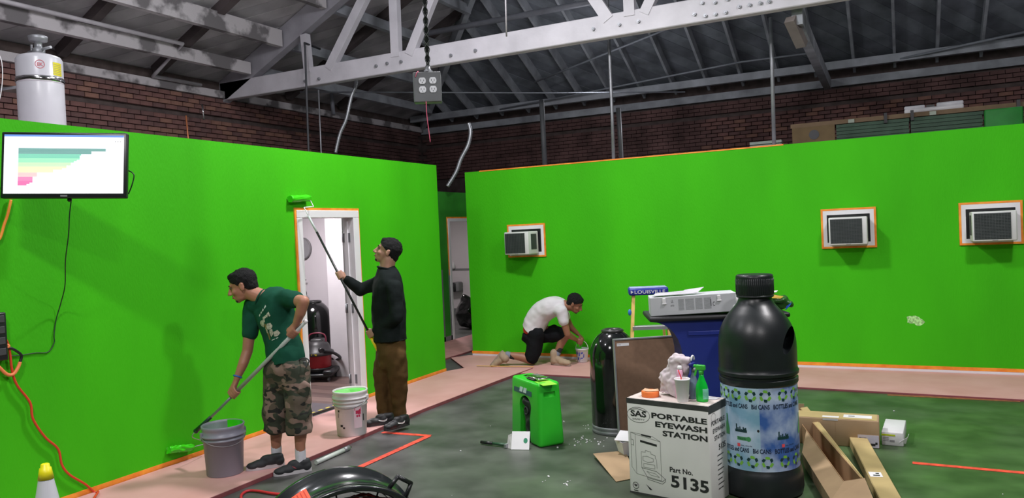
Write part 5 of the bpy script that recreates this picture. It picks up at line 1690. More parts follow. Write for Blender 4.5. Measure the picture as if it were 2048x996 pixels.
# shipping box lying behind
t = Thing('shipping_box', 'brown shipping box with white labels, behind the open carton', 'box', (-.80, 6.34, 0), math.radians(1))
m = MB(); m.rbox((0, 0, 0), (.61, .22, .21), .008, 2); bd_ = t.p('box_body', m, card)
m = MB(); m.box((.02, .006, .2102), (.595, .21, .2112)); t.p('box_top', m, card_yel)
m = MB(); m.box((.21, .03, .2114), (.33, .08, .2122)); m.box((.215, -.0012, .195), (.325, .0, .21)); t.p('shipping_label', m, paper, bd_)
m = MB(); m.box((.36, .06, .2114), (.56, .15, .2122)); t.p('shipping_label', m, paper, bd_)
m = MB(); m.box((.395, .09, .2123), (.44, .12, .2127)); t.p('label_print', m, ink_grey, bd_)
m = MB(); m.box((.46, -.0014, .006), (.605, .0, .10)); lb = t.p('shipping_label', m, M('label_lilac', S(195, 190, 205), .6), bd_)
m = MB(); fit(m, 'FRAGILE', .47, .52, .07, .012, lambda x, y: V((x, -.002, y)), .02)
for k, (x_, w_, z_) in enumerate(((.50, .04, .02), (.55, .03, .02), (.48, .02, .045), (.58, .015, .03))): m.box((x_, -.0022, z_), (x_ + w_, -.0015, z_ + .018))
t.p('label_print', m, ink, bd_)
m = MB(); m.box((.3045, -.0008, 0), (.3055, .0, .21)); t.p('seam', m, card_in, bd_)
t = Thing('small_white_box', 'small white box with yellow-green stripe right of the shipping box', 'box', (-.180, 6.47, 0), math.radians(-3))
m = MB(); m.rbox((0, 0, 0), (.15, .42, .105), .006, 2); bd_ = t.p('box_body', m, M('white_box_card', (.62, .62, .63), .6, var=.05))
m = MB(); m.box((.0, -.0012, .075), (.095, .0, .088)); t.p('stripe', m, M('stripe_yg', S(180, 195, 40), .5), bd_)
m = MB(); 
for k in range(3): m.box((.01, -.0012, .035 + k * .012), (.05, .0, .041 + k * .012))
m.box((.055, -.0012, .03), (.09, .0, .045)); t.p('print', m, ink_grey, bd_)
m = MB(); m.slab([(.12, -.004, .03), (.18, .0, .075), (.185, .09, .08), (.165, .02, .02)], .003); t.p('open_flap', m, paper, bd_)

# long open carton built from its sighted fold lines
t = Thing('open_long_carton', 'long open cardboard carton right of the giant bottle', 'box', tuple(onz(1650, 930, 0)))
th_ = .005
la, lb_ = onz(1612, 858, .15), onz(1688, 962, .15)
ra, rb2 = onz(1606, 822, .17), onz(1722, 955, .17)
la = lb_ + (la - lb_) * 1.12; ra = rb2 + (ra - rb2) * 1.06
G = lambda p_, z_, dx=0: V((p_.x + dx, p_.y, z_))
m = MB(); m.slab([G(la, .002), G(lb_, .002), G(rb2, .002, .0), G(ra, .002, .0)], th_); t.w('bottom_panel', m, card_in)
m = MB(); m.slab([G(la, .002), G(lb_, .002), lb_, la], th_); t.w('left_panel', m, card_in)
m = MB(); m.slab([G(ra, .002), G(rb2, .002), rb2, ra], th_); t.w('right_panel', m, card_in)
fa, fb2 = onz(1604, 905, .10), onz(1662, 1000, .10)
m = MB(); m.slab([la.lerp(lb_, .12), lb_, fb2, fa], th_); t.w('left_flap', m, card)
m = MB(); m.slab([fa, fb2, G(fb2, .003, .01), G(fa, .003, .01)], th_); t.w('left_outer_panel', m, card)
m = MB(); m.slab([ra, rb2, rb2 + V((.028, .0, -.03)), ra + V((.05, 0, .012))], th_); t.w('right_flap', m, card_yel)
ea_, eb_ = lb_.copy(), rb2 + V((0.02, 0, 0))
m = MB(); m.slab([ea_, eb_, G(onz(1752, 1010, .10), .10), fb2.copy()], th_); t.w('end_flap', m, card)
m = MB(); m.slab([G(ea_, .002), G(eb_, .002), eb_, ea_], th_); t.w('end_panel', m, card)
m = MB(); q0 = cd(1590, 812, 6.9); m.slab([q0 + V((-.08, 0, -.11)), q0 + V((.07, .02, -.12)), q0 + V((.075, .02, .02)), q0 + V((-.07, 0, .02))], th_); t.w('upright_flap', m, card)
# flat long carton
a_, b_ = V((-.36, 6.42, 0)), V((-.11, 5.0, 0)); dl = b_ - a_
t = Thing('flat_long_carton', 'flat yellowish long carton with white tag beside the open carton', 'box', tuple(a_), math.atan2(dl.y, dl.x))
m = MB(); m.rbox((0, -.05, 0), (dl.length, .075, .075), .005, 1); bd_ = t.p('box_body', m, card_yel)
m = MB(); m.box((.92, -.04, .0753), (1.02, .035, .0765)); lb = t.p('tag', m, paper, bd_)
m = MB(); m.box((.94, .0, .0766), (.96, .02, .0770)); m.box((.98, -.02, .0766), (1.0, .02, .0770)); t.p('tag_print', m, ink, lb)


# ================================================================== PEOPLE
CR_ = (R3 @ V((1, 0, 0))); CR_.z = 0; CR_.normalize()          # picture right, level
CF_ = (R3 @ V((0, 0, -1))); CF_.z = 0; CF_.normalize()         # into the picture, level
UP = V((0, 0, 1))


def frame(side, fwd, up):
    return Matrix((side, fwd, up)).transposed()


def torso(mb, rings, fwd, grow=0.0, sub=5, th=.05):
    """one smooth loft through (centre, half side, half front) rings, rounded at both ends"""
    n = len(rings)
    P_ = spline([r[0] for r in rings], sub)
    W_ = spline([V((r[1], r[2], 0)) for r in rings], sub)
    a0 = (P_[1] - P_[0]).normalized(); a1 = (P_[-1] - P_[-2]).normalized()
    pts = [(P_[0] - a0 * th * .95, .35), (P_[0] - a0 * th * .6, .78)] ; 
    seq = [(p_, s_, W_[0]) for p_, s_ in pts] + [(a, 1.0, w_) for a, w_ in zip(P_, W_)] + [(P_[-1] + a1 * th * .5, .8, W_[-1]), (P_[-1] + a1 * th * .8, .4, W_[-1])]
    vs = []; seg = 24; m_ = len(seq)
    for i, (c, s_, w_) in enumerate(seq):
        ax = (seq[min(i + 1, m_ - 1)][0] - seq[max(i - 1, 0)][0]).normalized()
        f_ = (fwd - ax * fwd.dot(ax)).normalized(); sd_ = f_.cross(ax).normalized()
        for k in range(seg):
            a = 2 * PI * k / seg; ca, sa = math.cos(a), math.sin(a)
            ca = math.copysign(abs(ca) ** .85, ca); sa = math.copysign(abs(sa) ** .85, sa)
            vs.append(c + sd_ * ((w_.x + grow) * s_ * ca) + f_ * ((w_.y + grow) * s_ * sa))
    fs = [(i * seg + k, i * seg + (k + 1) % seg, (i + 1) * seg + (k + 1) % seg, (i + 1) * seg + k) for i in range(m_ - 1) for k in range(seg)]
    fs += [tuple(reversed(range(seg))), tuple((m_ - 1) * seg + k for k in range(seg))]
    mb.add(vs, fs, True)


def cutplane(me, co, no, fill=True):
    bm = bmesh.new(); bm.from_mesh(me)
    r = bmesh.ops.bisect_plane(bm, geom=bm.verts[:] + bm.edges[:] + bm.faces[:], plane_co=co, plane_no=no, clear_outer=True)
    if fill:
        ed = [e for e in r['geom_cut'] if isinstance(e, bmesh.types.BMEdge)]
        try:
            bmesh.ops.holes_fill(bm, edges=ed, sides=0)
        except Exception:
            pass
    for f in bm.faces: f.smooth = True
    bm.to_mesh(me); bm.free()
    return me


def grip(mb, P, axis, w, b, r, wrist, hs=1.0, flip=1):
    """five fingers closed round a bar; axis points to the index-finger side"""
    a = axis.normalized(); w = (w - a * w.dot(a)).normalized(); b = a.cross(w) * (1 if a.cross(w).dot(b) > 0 else -1)
    offs = (.030, .010, -.010, -.029); ln = (1.0, 1.08, 1.02, .86)
    pt = lambda th, t_, rr: P + a * t_ * hs + (w * math.cos(math.radians(th)) + b * math.sin(math.radians(th))) * rr
    for k in range(4):
        fr = (.0088, .0092, .0088, .0078)[k] * hs
        kn = pt(38, offs[k], r + .024 * hs)
        mb.cap(wrist.lerp(P + w * (r + .02), .15) + a * offs[k] * .5 * hs, .017 * hs, kn, .0118 * hs, 8)
        pts = [(kn, .0112 * hs)]
        for th in (95, 150, 205, 205 + 50 * ln[k] - 5):
            pts.append((pt(th, offs[k] * 1.03, r + .008 * hs), fr))
        mb.chain(pts)
    mb.ell(P + w * (r + .020 * hs), (.03 * hs, .03 * hs, .026 * hs), 12, 8)
    th0 = wrist.lerp(P + w * r, .45) + a * .022 * hs
    mb.chain([(th0, .015 * hs), (pt(-45, .040, r + .016), .0125 * hs), (pt(-95, .046, r + .009), .0108 * hs), (pt(-150, .040, r + .009), .009 * hs)])
    mb.cap(wrist, .024 * hs, P + w * (r + .022 * hs), .024 * hs, 10)


def head_mesh(mb, c, fwd, up, s=1.0, neck=None, nr=.055):
    f_ = fwd.normalized(); u_ = (up - f_ * up.dot(f_)).normalized(); s_ = f_.cross(u_).normalized()
    Rm = frame(s_, f_, u_)
    L = lambda x, y, z: c + Rm @ V((x, y, z)) * s
    e = lambda p_, r_: mb.ell(L(*p_), tuple(k * s for k in r_), 20, 12, Rm)
    e((0, -.014, .030), (.074, .096, .086)); e((0, .020, -.025), (.060, .068, .075)); e((0, .030, -.072), (.046, .052, .036))
    e((0, .062, -.098), (.020, .018, .015)); e((0, .076, .024), (.046, .017, .010))
    for q in (-1, 1):
        e((q * .034, .058, -.028), (.024, .024, .022)); e((q * .078, -.008, -.010), (.009, .019, .031)); e((q * .080, -.014, .010), (.009, .014, .014)); e((q * .011, .100, -.036), (.009, .010, .008))
    mb.cap(L(0, .086, .012), .009 * s, L(0, .112, -.030), .012 * s, 10)
    e((0, .083, -.058), (.024, .013, .0065)); e((0, .081, -.070), (.021, .013, .007)); e((0, .070, -.082), (.026, .016, .012))
    if neck is not None:
        mb.cap(L(0, -.028, -.06), nr * s, neck, nr * 1.12, 16)
    return L, Rm


def face_parts(t, par, L, Rm, s, hair_slope=.80, hair_z=.060, beard=False, hseed=0, hairgrow=.0):
    g = hairgrow
    m = MB()
    m.ell(L(0, -.018, .036), ((.080 + g) * s, (.100 + g) * s, (.090 + g) * s), 28, 18, Rm); m.ell(L(0, -.050, -.010), (.068 * s, .060 * s, .070 * s), 24, 14, Rm); m.ell(L(0, .03, .085), (.055 * s, .05 * s, .03 * s), 20, 12, Rm)
    m.ell(L(0, -.062, -.030), (.056 * s, .045 * s, .055 * s), 20, 12, Rm)
    me = remesh(m, .0075, 2, 'hair')
    no = (Rm @ V((0, hair_slope, -1))).normalized()
    cutplane(me, L(0, .080, hair_z), no); displace(me, .0055, 48, hseed); t.w('hair', me, hair, par)
    for q in (-1, 1):
        m = MB(); m.ell(L(q * .028, .0755, .006), (.0115 * s, .008 * s, .0050 * s), 12, 8, Rm); ey = t.w('eye', m, M('eye_skin_shade', (.12, .10, .09), .4), par)  # eyeball given the tone of shadowed skin, shade put into its colour
        m = MB(); m.ell(L(q * .028, .0835, .006), (.0052 * s, .0025 * s, .0046 * s), 10, 6, Rm); t.w('iris', m, eye_m, par)
        m = MB(); m.cap(L(q * .015, .090, .026), .004 * s, L(q * .045, .080, .028), .0035 * s, 6); t.w('eyebrow', m, hair, par)
    m = MB(); m.ell(L(0, .0935, -.0635), (.021 * s, .005 * s, .007 * s), 12, 8, Rm); t.w('lips', m, lip_m, par)
    if beard:
        m = MB(); m.ell(L(0, .068, -.094), (.024 * s, .018 * s, .015 * s), 14, 8, Rm); m.cap(L(-.018, .091, -.052), .0035 * s, L(.018, .091, -.052), .0035 * s, 6)
        t.w('beard', remesh(m, .004, 1, 'beard'), M('beard_dark', (.035, .024, .02), .8), par)


def shoe(t, heel, toe, mat, sole_m, h=.115, L=None, high=False, mark=None, laces=True, up=None, side=None):
    """heel and toe are the sole's back and front points on the ground"""
    d = toe - heel; Ls = L or d.length; d.normalize()
    u_ = up or UP; u_ = (u_ - d * u_.dot(d)).normalized(); s_ = d.cross(u_)
    Rm = frame(s_, d, u_); W = lambda x, y, z: heel + Rm @ V((x, y, z))
    m = MB(); n = 26; outl = []
    for k in range(n):
        a = 2 * PI * k / n; y = Ls * (.5 + .5 * math.sin(a)); wd = .036 + .012 * max(0, math.sin(a)) - .004 * math.cos(2 * a)
        outl.append((wd * math.cos(a), y))
    vs = [W(x, y, 0) for x, y in outl] + [W(x * 1.05, y, .028) for x, y in outl]
    m.add(vs, [tuple(reversed(range(n))), tuple(range(n, 2 * n))] + [(i, (i + 1) % n, n + (i + 1) % n, n + i) for i in range(n)])
    m2 = MB()
    e = lambda p_, r_: m2.ell(W(*p_), r_, 18, 12, Rm)
    e((0, .045, .045), (.037, .045, .045)); e((0, .10, .048), (.038, .07, .044)); e((0, Ls * .62, .036), (.043, .075, .036)); e((0, Ls - .055, .030), (.043, .053, .028))
    e((0, .06, .075), (.036, .054, .040)); e((0, .125, .070), (.030, .055, .034))
    if high:
        m2.cap(W(0, .06, .06), .052, W(0, .058, h + .03), .055, 16)
    if high:
        e((0, .05, .05), (.044, .055, .05)); e((0, Ls * .62, .045), (.048, .08, .044)); e((0, Ls - .06, .038), (.050, .06, .038)); m2.cap(W(0, Ls * .38, .075), .042, W(0, Ls * .6, .05), .042, 14)
    me = remesh(m2, .0065, 2, 'shoe'); cutplane(me, W(0, 0, .014), -u_)
    if not high: cutplane(me, W(0, .06, .098), (u_ + d * .35).normalized() if False else u_)
    sh = t.w('shoe', me, mat)
    t.w('sole', m, sole_m, sh)
    if laces:
        m = MB()
        for k in range(4):
            y = Ls * .42 + k * .022; z = .093 - k * .0095
            m.tube([W(-.022, y, z - .012), W(-.008, y + .004, z), W(.008, y + .004, z), W(.022, y, z - .012)], .003, 6)
        t.w('laces', m, M('laces_dark', (.02, .02, .022), .7) if not high else M('laces_pale', S(190, 150, 90), .7), sh)
    if mark:
        sgn, mm, big = mark
        bv = BVHTree.FromPolygons([q.co for q in me.vertices], [tuple(p_.vertices) for p_ in me.polygons]) if False else None
        wm = t.o.matrix_world
        bvh = BVHTree.FromPolygons([wm @ q.co for q in sh.data.vertices], [tuple(p_.vertices) for p_ in sh.data.polygons])
        if big:
            pts = [(.075, .060), (.082, .040), (.105, .032), (.15, .044), (.205, .068), (.15, .052), (.112, .047), (.092, .052)]
        else:
            pts = [(.115, .042), (.135, .048), (.150, .066), (.130, .058)]
        out = []
        for y, z in pts:
            o_ = W(sgn * .12, y, z); h_ = bvh.ray_cast(o_, Rm @ V((-sgn, 0, 0)))
            out.append((h_[0] if h_[0] is not None else W(sgn * .04, y, z)) + Rm @ V((sgn * .003, 0, 0)))
        m = MB(); c_ = sum(out, V((0, 0, 0))) / len(out)
        if big:
            m.add(out, [(0, 1, 7), (1, 2, 6, 7), (2, 3, 5, 6), (3, 4, 5)])
        else:
            m.add(out, [tuple(range(len(out)))])
        t.w('emblem', m, mm, sh)
    return sh


def decal(t, par_obj, name, polys, origin, ux_, uy_, mat, off=.003, parent=None):
    """flat print laid on the cloth: polys of (x, y) cast along -n onto the garment"""
    bpy.context.view_layer.update()
    n = ux_.cross(uy_).normalized(); wm = par_obj.matrix_world
    bvh = BVHTree.FromPolygons([wm @ q.co for q in par_obj.data.vertices], [tuple(p_.vertices) for p_ in par_obj.data.polygons])
    m = MB()
    for pts in polys:
        ps = []
        for i in range(len(pts)):
            a, b = V(pts[i]), V(pts[(i + 1) % len(pts)])
            k = max(1, int((b - a).length / .008))
            for j in range(k): ps.append(a.lerp(b, j / k))
        c_ = sum(ps, V((0, 0))) / len(ps)
        def hit(p_):
            o_ = origin + ux_ * p_.x + uy_ * p_.y + n * .4
            h_ = bvh.ray_cast(o_, -n)
            return (h_[0] if h_[0] is not None else origin) + n * off
        rings_ = [[hit(c_.lerp(q, f_)) for q in ps] for f_ in (.5, 1.0)]
        k = len(ps)
        m.add([hit(c_)] + rings_[0] + rings_[1], [(0, 1 + i, 1 + (i + 1) % k) for i in range(k)] + [(1 + i, 1 + k + i, 1 + k + (i + 1) % k, 1 + (i + 1) % k) for i in range(k)], True)
    return t.w(name, m, mat, parent or par_obj)


# ------------------------------------------------------------------ man in green tee
D1 = 5.92
J = lambda u, v, d=0.0: cd(u, v, D1 + d)
foot = onz(580, 935, PZ)
t = Thing('person', 'person in dark green tee and camouflage shorts dipping a roller pole', 'person', (foot.x, foot.y, 0))
fw1 = (-CR_ * .72 - CF_ * .70).normalized()
rings = [(J(572, 742), .135, .105), (J(570, 708), .140, .105), (J(561, 668), .135, .105), (J(550, 630), .150, .112), (J(543, 606), .155, .100), (J(531, 594), .085, .075)]
shL, shR = J(574, 598, -.11), J(507, 612, .09)
elL, wrL = J(607, 603, -.26), J(592, 648, -.20)
elR, wrR = J(495, 702, .05), J(474, 757, -.02)
ax1 = (P1c - P1a).normalized()


def on_line(A, B, u, v):
    """point of segment A-B nearest the sighting through pixel (u, v)"""
    d1_ = (B - A); d2_ = ray(u, v).normalized(); r_ = A - O0
    a_, b_, c_ = d1_.dot(d1_), d1_.dot(d2_), d2_.dot(d2_); d_, e_ = d1_.dot(r_), d2_.dot(r_)
    s_ = (b_ * e_ - c_ * d_) / (a_ * c_ - b_ * b_); return A + d1_ * s_


gU, gL = on_line(P1a, PA, 584, 663), on_line(P1a, PA, 469, 785)
body = MB()
torso(body, rings, fw1, -.012)
nk = J(523, 594)
L1, Rm1 = head_mesh(body, J(485, 571, .0), (-CR_ * .95 + CF_ * -.12 - UP * .30), UP, 1.05, nk, .056)
body.chain([(J(535, 600), .07), (shL, .055), (elL, .044), (J(601, 625, -.24), .040), (wrL, .027)])
body.chain([(J(532, 602), .07), (shR, .055), (J(500, 655, .07), .048), (elR, .041), (J(486, 728, .01), .039), (wrR, .026)])
grip(body, gU, -ax1, (wrL - gU), -CF_, .0155, wrL)
grip(body, gL, ax1, (wrR - gL), -CF_, .0155, wrR)
legs = ((J(556, 742, .05), J(549, 822, .03), J(553, 903, .06)), (J(588, 742, -.05), J(598, 822, -.08), J(601, 909, -.05)))
for hp_, kn, an in legs:
    body.chain([(hp_, .085), (kn, .058), (kn.lerp(an, .35) - fw1 * .012, .055), (kn.lerp(an, .75), .040), (an, .036), (an - UP * .04, .034)])
bo = t.w('body', remesh(body, .0065, 3, 'body'), skin_a)
face_parts(t, bo, L1, Rm1, 1.05, hseed=1, beard=True)
m = MB(); torso(m, [(J(571, 735), .150, .122), (J(570, 708), .152, .120)] + [(a, w_ + .0, d_) for a, w_, d_ in rings[2:]], fw1, .014)
m.chain([(J(535, 603), .08), (shL, .075), (shL.lerp(elL, .50), .070)]); m.chain([(J(530, 604), .08), (shR, .072), (shR.lerp(elR, .60), .066)])
me = remesh(m, .010, 4, 'tee')
cutplane(me, J(570, 722), -UP * 1.0 + CR_ * .08)
cutplane(me, shL.lerp(elL, .50), (elL - shL).normalized()) if False else None
displace(me, .020, 5, 3, (1, 1, .6)); displace(me, .006, 16, 9)
sh1 = t.w('tee_shirt', me, tee_green)
m = MB(); ng = (nk - J(484, 571)).normalized()
c_ = J(526, 598); n_ = (L1(0, -.02, -.06) - c_).normalized(); a_ = n_.cross(UP).normalized(); b_ = n_.cross(a_)
m.tube([c_ + n_ * .022 + (a_ * math.cos(k) + b_ * math.sin(k)) * .068 for k in [2 * PI * i / 28 for i in range(28)]], .007, 8, closed=True); t.w('collar', m, tee_green, sh1)
# chest print
o_ = J(521, 655, -.3); ux_ = (R3 @ V((1, 0, 0))); uy_ = (R3 @ V((0, 1, 0))); kx = D1 / F
pp_ = lambda pts: [((u - 521) * kx, -(v - 655) * kx) for u, v in pts]
decal(t, sh1, 'chest_print', [pp_(q) for q in (
    [(509, 640), (519, 634), (521, 638), (513, 643), (515, 649), (511, 651)], [(519, 633), (524, 628), (528, 636), (525, 638), (523, 633), (521, 640)], [(503, 648), (509, 645), (513, 652), (510, 660), (504, 658), (501, 653)],
    [(519, 652), (527, 650), (531, 656), (528, 662), (521, 664), (517, 659)], [(524, 664), (530, 662), (532, 672), (527, 678), (524, 672)], [(532, 668), (541, 664), (546, 670), (541, 676), (534, 677)], [(515, 660), (519, 664), (521, 672), (517, 670)])],
    o_, ux_, uy_, M('print_cream', S(176, 176, 160), .8, var=.25, scale=60, thresh=(.4, .6)))
decal(t, sh1, 'chest_lettering', [pp_(q) for q in ([(499, 637), (502, 633), (503, 636), (500, 640)], [(503, 632), (506, 628), (508, 630), (505, 634)], [(508, 627), (511, 622), (513, 625), (510, 629)], [(513, 621), (516, 615), (518, 618), (515, 623)], [(528, 684), (535, 681), (535, 682.5), (528, 685.5)], [(537, 680), (542, 678), (542, 679.5), (537, 681.5)])],
    o_, ux_, uy_, M('print_white', S(196, 205, 200), .8))
decal(t, sh1, 'chest_accent', [pp_(q) for q in ([(512, 655), (516, 652), (521, 668), (525, 684), (522, 684), (516, 668)],)], o_, ux_, uy_, M('print_tan', S(120, 105, 62), .8), off=.002)
# shorts
m = MB(); torso(m, [(J(572, 775), .10, .08), (J(572, 745), .155, .128), (J(572, 716), .150, .118)], fw1, .012)
for (hp_, kn, an), r0, r1 in zip(legs, (.112, .112), (.100, .100)):
    e_ = kn.lerp(an, .50); m.chain([(hp_, r0), (hp_.lerp(kn, .5), r0 * .96), (kn, r1), (e_, r1 * .92)])
me = remesh(m, .011, 3, 'shorts'); cutplane(me, J(570, 862), -UP); cutplane(me, J(570, 717), UP)
displace(me, .03, 5, 1, (1, 1, .5)); displace(me, .014, 13, 5)
so = t.w('cargo_shorts', me, camo_m)
m = MB(); pc = J(607, 775, -.10); m.ell(J(606, 778, -.13), (.055, .035, .085), 16, 10, frame(CR_, CF_, UP)); me = remesh(m, .01, 1, 'p'); displace(me, .02, 14); t.w('cargo_pocket', me, camo_m, so)
m = MB(); m.rbox((-.018, -.014, -.06), (.018, .014, .06), .008, 2, Matrix.Translation(J(609, 738, -.08))); m.tube(spline([J(600, 718, -.1), J(610, 716, -.12), J(618, 722, -.1), J(612, 735, -.1)], 5), .005, 6); t.w('belt_gear', m, M('gear_grey', (.06, .065, .065), .6), so)
m = MB(); wv = (wrR - elR).normalized(); a_ = wv.cross(UP).normalized(); b_ = wv.cross(a_)
m.tube([wrR - wv * .015 + (a_ * math.cos(k) + b_ * math.sin(k)) * .0305 for k in [2 * PI * i / 22 for i in range(22)]], .006, 8, closed=True); t.w('wristband', m, M('band_blue', S(50, 110, 200), .5), bo)
for hp_, kn, an in legs:
    m = MB(); m.chain([(an + UP * .045, .040), (an, .041), (an - UP * .06, .04)]); me = remesh(m, .007, 1, 's'); cutplane(me, an + UP * .055, UP); t.w('sock', me, sock_white)
mark_red = M('emblem_red', S(130, 50, 60), .5)
h1, t1 = onz(570, 931, PZ), onz(499, 941, PZ)
shoe(t, h1 + V((0, 0, .001)), h1 + (t1 - h1).normalized() * .285 + V((0, 0, .001)), M('shoe_black_mesh', (.022, .024, .028), .7), sole_white)
h2, t2 = onz(624, 941, 0), onz(560, 951, 0)
shoe(t, h2 + V((0, 0, .001)), h2 + (t2 - h2).normalized() * .285 + V((0, 0, .001)), M('shoe_black_mesh', None), sole_white, mark=(-1, mark_red, False))

# ------------------------------------------------------------------ man in charcoal sweater
D2 = 7.28
K = lambda u, v, d=0.0: cd(u, v, D2 + d)
foot = onz(790, 848, PZ)
t = Thing('person', 'person in charcoal sweater and brown trousers rolling above the door', 'person', (foot.x, foot.y, 0))
fw2 = (-CR_ * .93 - CF_ * .36).normalized()
rings = [(K(781, 712), .135, .125), (K(782, 672), .145, .140), (K(779, 635), .145, .145), (K(776, 592), .160, .135), (K(776, 560), .168, .115), (K(773, 543), .095, .085)]
gT, gB = on_line(P2a, P2b, 679, 551), on_line(P2a, P2b, 742, 667)
shN, elN, wrN = K(789, 575, -.15), K(794, 633, -.19), gB + CR_ * .055 + UP * .025 - CF_ * .01
shF, elF, wrF = K(757, 566, .12), K(722, 581, .12), gT + CR_ * .055 - UP * .035 + CF_ * .01
ax2 = (P2b - P2a).normalized()
body = MB(); torso(body, rings, fw2, -.02)
nk = K(772, 545)
L2, Rm2 = head_mesh(body, K(775, 503, 0), (-CR_ * .93 - CF_ * .10 + UP * .34), UP, 1.09, nk, .066)
body.chain([(shN, .05), (elN, .042), (wrN, .027)]); body.chain([(shF, .05), (elF, .042), (wrF, .027)])
grip(body, gT, ax2, (wrF - gT), -CF_, .011, wrF)
grip(body, gB, ax2, (wrN - gB), -CF_, .012, wrN)
legs = ((K(771, 712, .06), K(767, 768, .03), K(771, 828, .03)), (K(791, 712, -.06), K(796, 768, -.04), K(799, 832, -.02)))
for hp_, kn, an in legs: body.chain([(hp_, .08), (kn, .055), (an, .035)])
bo = t.w('body', remesh(body, .0075, 3, 'body'), skin_b)
face_parts(t, bo, L2, Rm2, 1.09, hair_slope=.80, hair_z=.060, hseed=5, beard=True, hairgrow=.004)
m = MB(); torso(m, [(K(781, 698), .150, .150)] + rings[1:-1] + [(K(772, 536), .080, .078)], fw2, .012)
m.chain([(K(777, 572), .085), (shN, .080), (elN, .066), (elN.lerp(wrN, .55), .052), (wrN.lerp(elN, .12), .040)])
m.chain([(K(772, 572), .085), (shF, .072), (elF, .058), (elF.lerp(wrF, .6), .044), (wrF.lerp(elF, .10), .036)])
me = remesh(m, .010, 4, 'sweater'); cutplane(me, K(780, 679), -UP)
displace(me, .022, 5, 2, (1, 1, .6)); displace(me, .007, 15, 4); sw = t.w('sweater', me, sweater)
m = MB(); c_ = K(772, 536); n_ = (L2(0, -.02, -.06) - c_).normalized(); a_ = n_.cross(UP).normalized(); b_ = n_.cross(a_)
m.tube([c_ + n_ * -.002 + (a_ * math.cos(k) + b_ * math.sin(k)) * .080 for k in [2 * PI * i / 28 for i in range(28)]], .009, 8, closed=True); t.w('collar', m, sweater, sw)
m = MB(); torso(m, [(K(781, 735), .10, .10), (K(781, 708), .142, .135), (K(781, 680), .142, .138)], fw2, .010)
for (hp_, kn, an), r1 in zip(legs, (.082, .082)):
    m.chain([(hp_, .105), (hp_.lerp(kn, .5), .098), (kn, r1), (kn.lerp(an, .6), .076), (an - UP * .01, .070)])
me = remesh(m, .010, 3, 'trousers'); cutplane(me, K(785, 838), -UP); cutplane(me, K(781, 674), UP)
displace(me, .022, 6, 7, (1, 1, .6)); displace(me, .012, 14, 8); t.w('trousers', me, trousers)
white_e = M('emblem_white', (.7, .7, .7), .5)
h1, t1 = onz(790, 846, PZ), onz(727, 854, PZ)
shoe(t, h1 + V((0, 0, .001)), h1 + (t1 - h1).normalized() * .295 + V((0, 0, .001)), M('shoe_black', (.012, .012, .014), .5), M('sole_dark', (.03, .03, .032), .6), mark=(-1, white_e, True), h=.1)
h2, t2 = onz(819, 849, PZ), onz(777, 860, PZ)
h2.x = min(h2.x, -4.30) if False else h2.x
shoe(t, h2 + V((0, 0, .001)), h2 + (t2 - h2).normalized() * .285 + V((0, 0, .001)), M('shoe_black', None), M('sole_dark', None), mark=(-1, white_e, True), h=.1)

# ------------------------------------------------------------------ kneeling man in white tee
Y3 = 9.02
Q = lambda u, v, y=Y3: ony(u, v, y)
kz3 = .024
foot = onz(1090, 728, kz3)
t = Thing('person', 'person kneeling in white tee and black shorts with paint pail', 'person', (foot.x, foot.y, 0))
ax_ = (Q(1128, 604) - Q(1068, 655)).normalized()
fw3 = (V((1, 0, 0)) * .6 - UP * .8).normalized()
rings = [(Q(1066, 664), .152, .132), (Q(1074, 642), .145, .130), (Q(1086, 624), .150, .130), (Q(1102, 615), .160, .125), (Q(1117, 612), .155, .105), (Q(1128, 609), .085, .075)]
# pail
pc_ = Q(1165, 722, 9.33); pc_.z = kz3
pt_ = Thing('paint_pail', 'small white paint pail with blue print beside kneeling person', 'pail', tuple(pc_), math.radians(-80))
m = MB(); m.lathe([(.062, 0), (.065, .004), (.083, .165), (.088, .168), (.088, .180), (.083, .182), (.080, .17), (.074, .12)], seg=36, capt=False); ps = pt_.p('shell', m, M('pail_white', (.62, .62, .64), .4))
m = MB(); m.lathe([(.001, .15), (.078, .15)], seg=30, capb=False, capt=False); m.add([(.0815 * math.cos(a), .0815 * math.sin(a), z) for z in (.15, .178) for a in [.4 + .1 * k for k in range(20)]], [(k, k + 1, 21 + k, 20 + k) for k in range(19)]); pt_.p('paint', m, wetgreen)
m = MB()
fpl = lambda x, y: V(((.0655 + y * .11) * math.cos(-.2 + x / .075), (.0655 + y * .11) * math.sin(-.2 + x / .075), y))
for k, (x, y, w_, h_) in enumerate(((-.06, .10, .03, .05), (-.02, .08, .02, .06), (.01, .11, .03, .03), (-.045, .03, .03, .045), (.0, .04, .035, .03), (.04, .06, .015, .06), (-.02, .015, .05, .015))):
    flat_poly(m, [(x, y), (x + w_, y + .012), (x + w_, y + h_), (x + .006, y + h_ * .8)], fpl)
for q in m.v: q.x *= 1.012; q.y *= 1.012
pt_.p('blue_print', m, M('pail_blue', S(60, 74, 160), .5), ps)
m = MB(); m.tube([V((0 + .09 * math.cos(a) * .15, .086 * math.cos(a), .165 + .115 * math.sin(a))) for a in [PI * k / 16 for k in range(17)]], .004, 6); pt_.p('bail', m, paper)
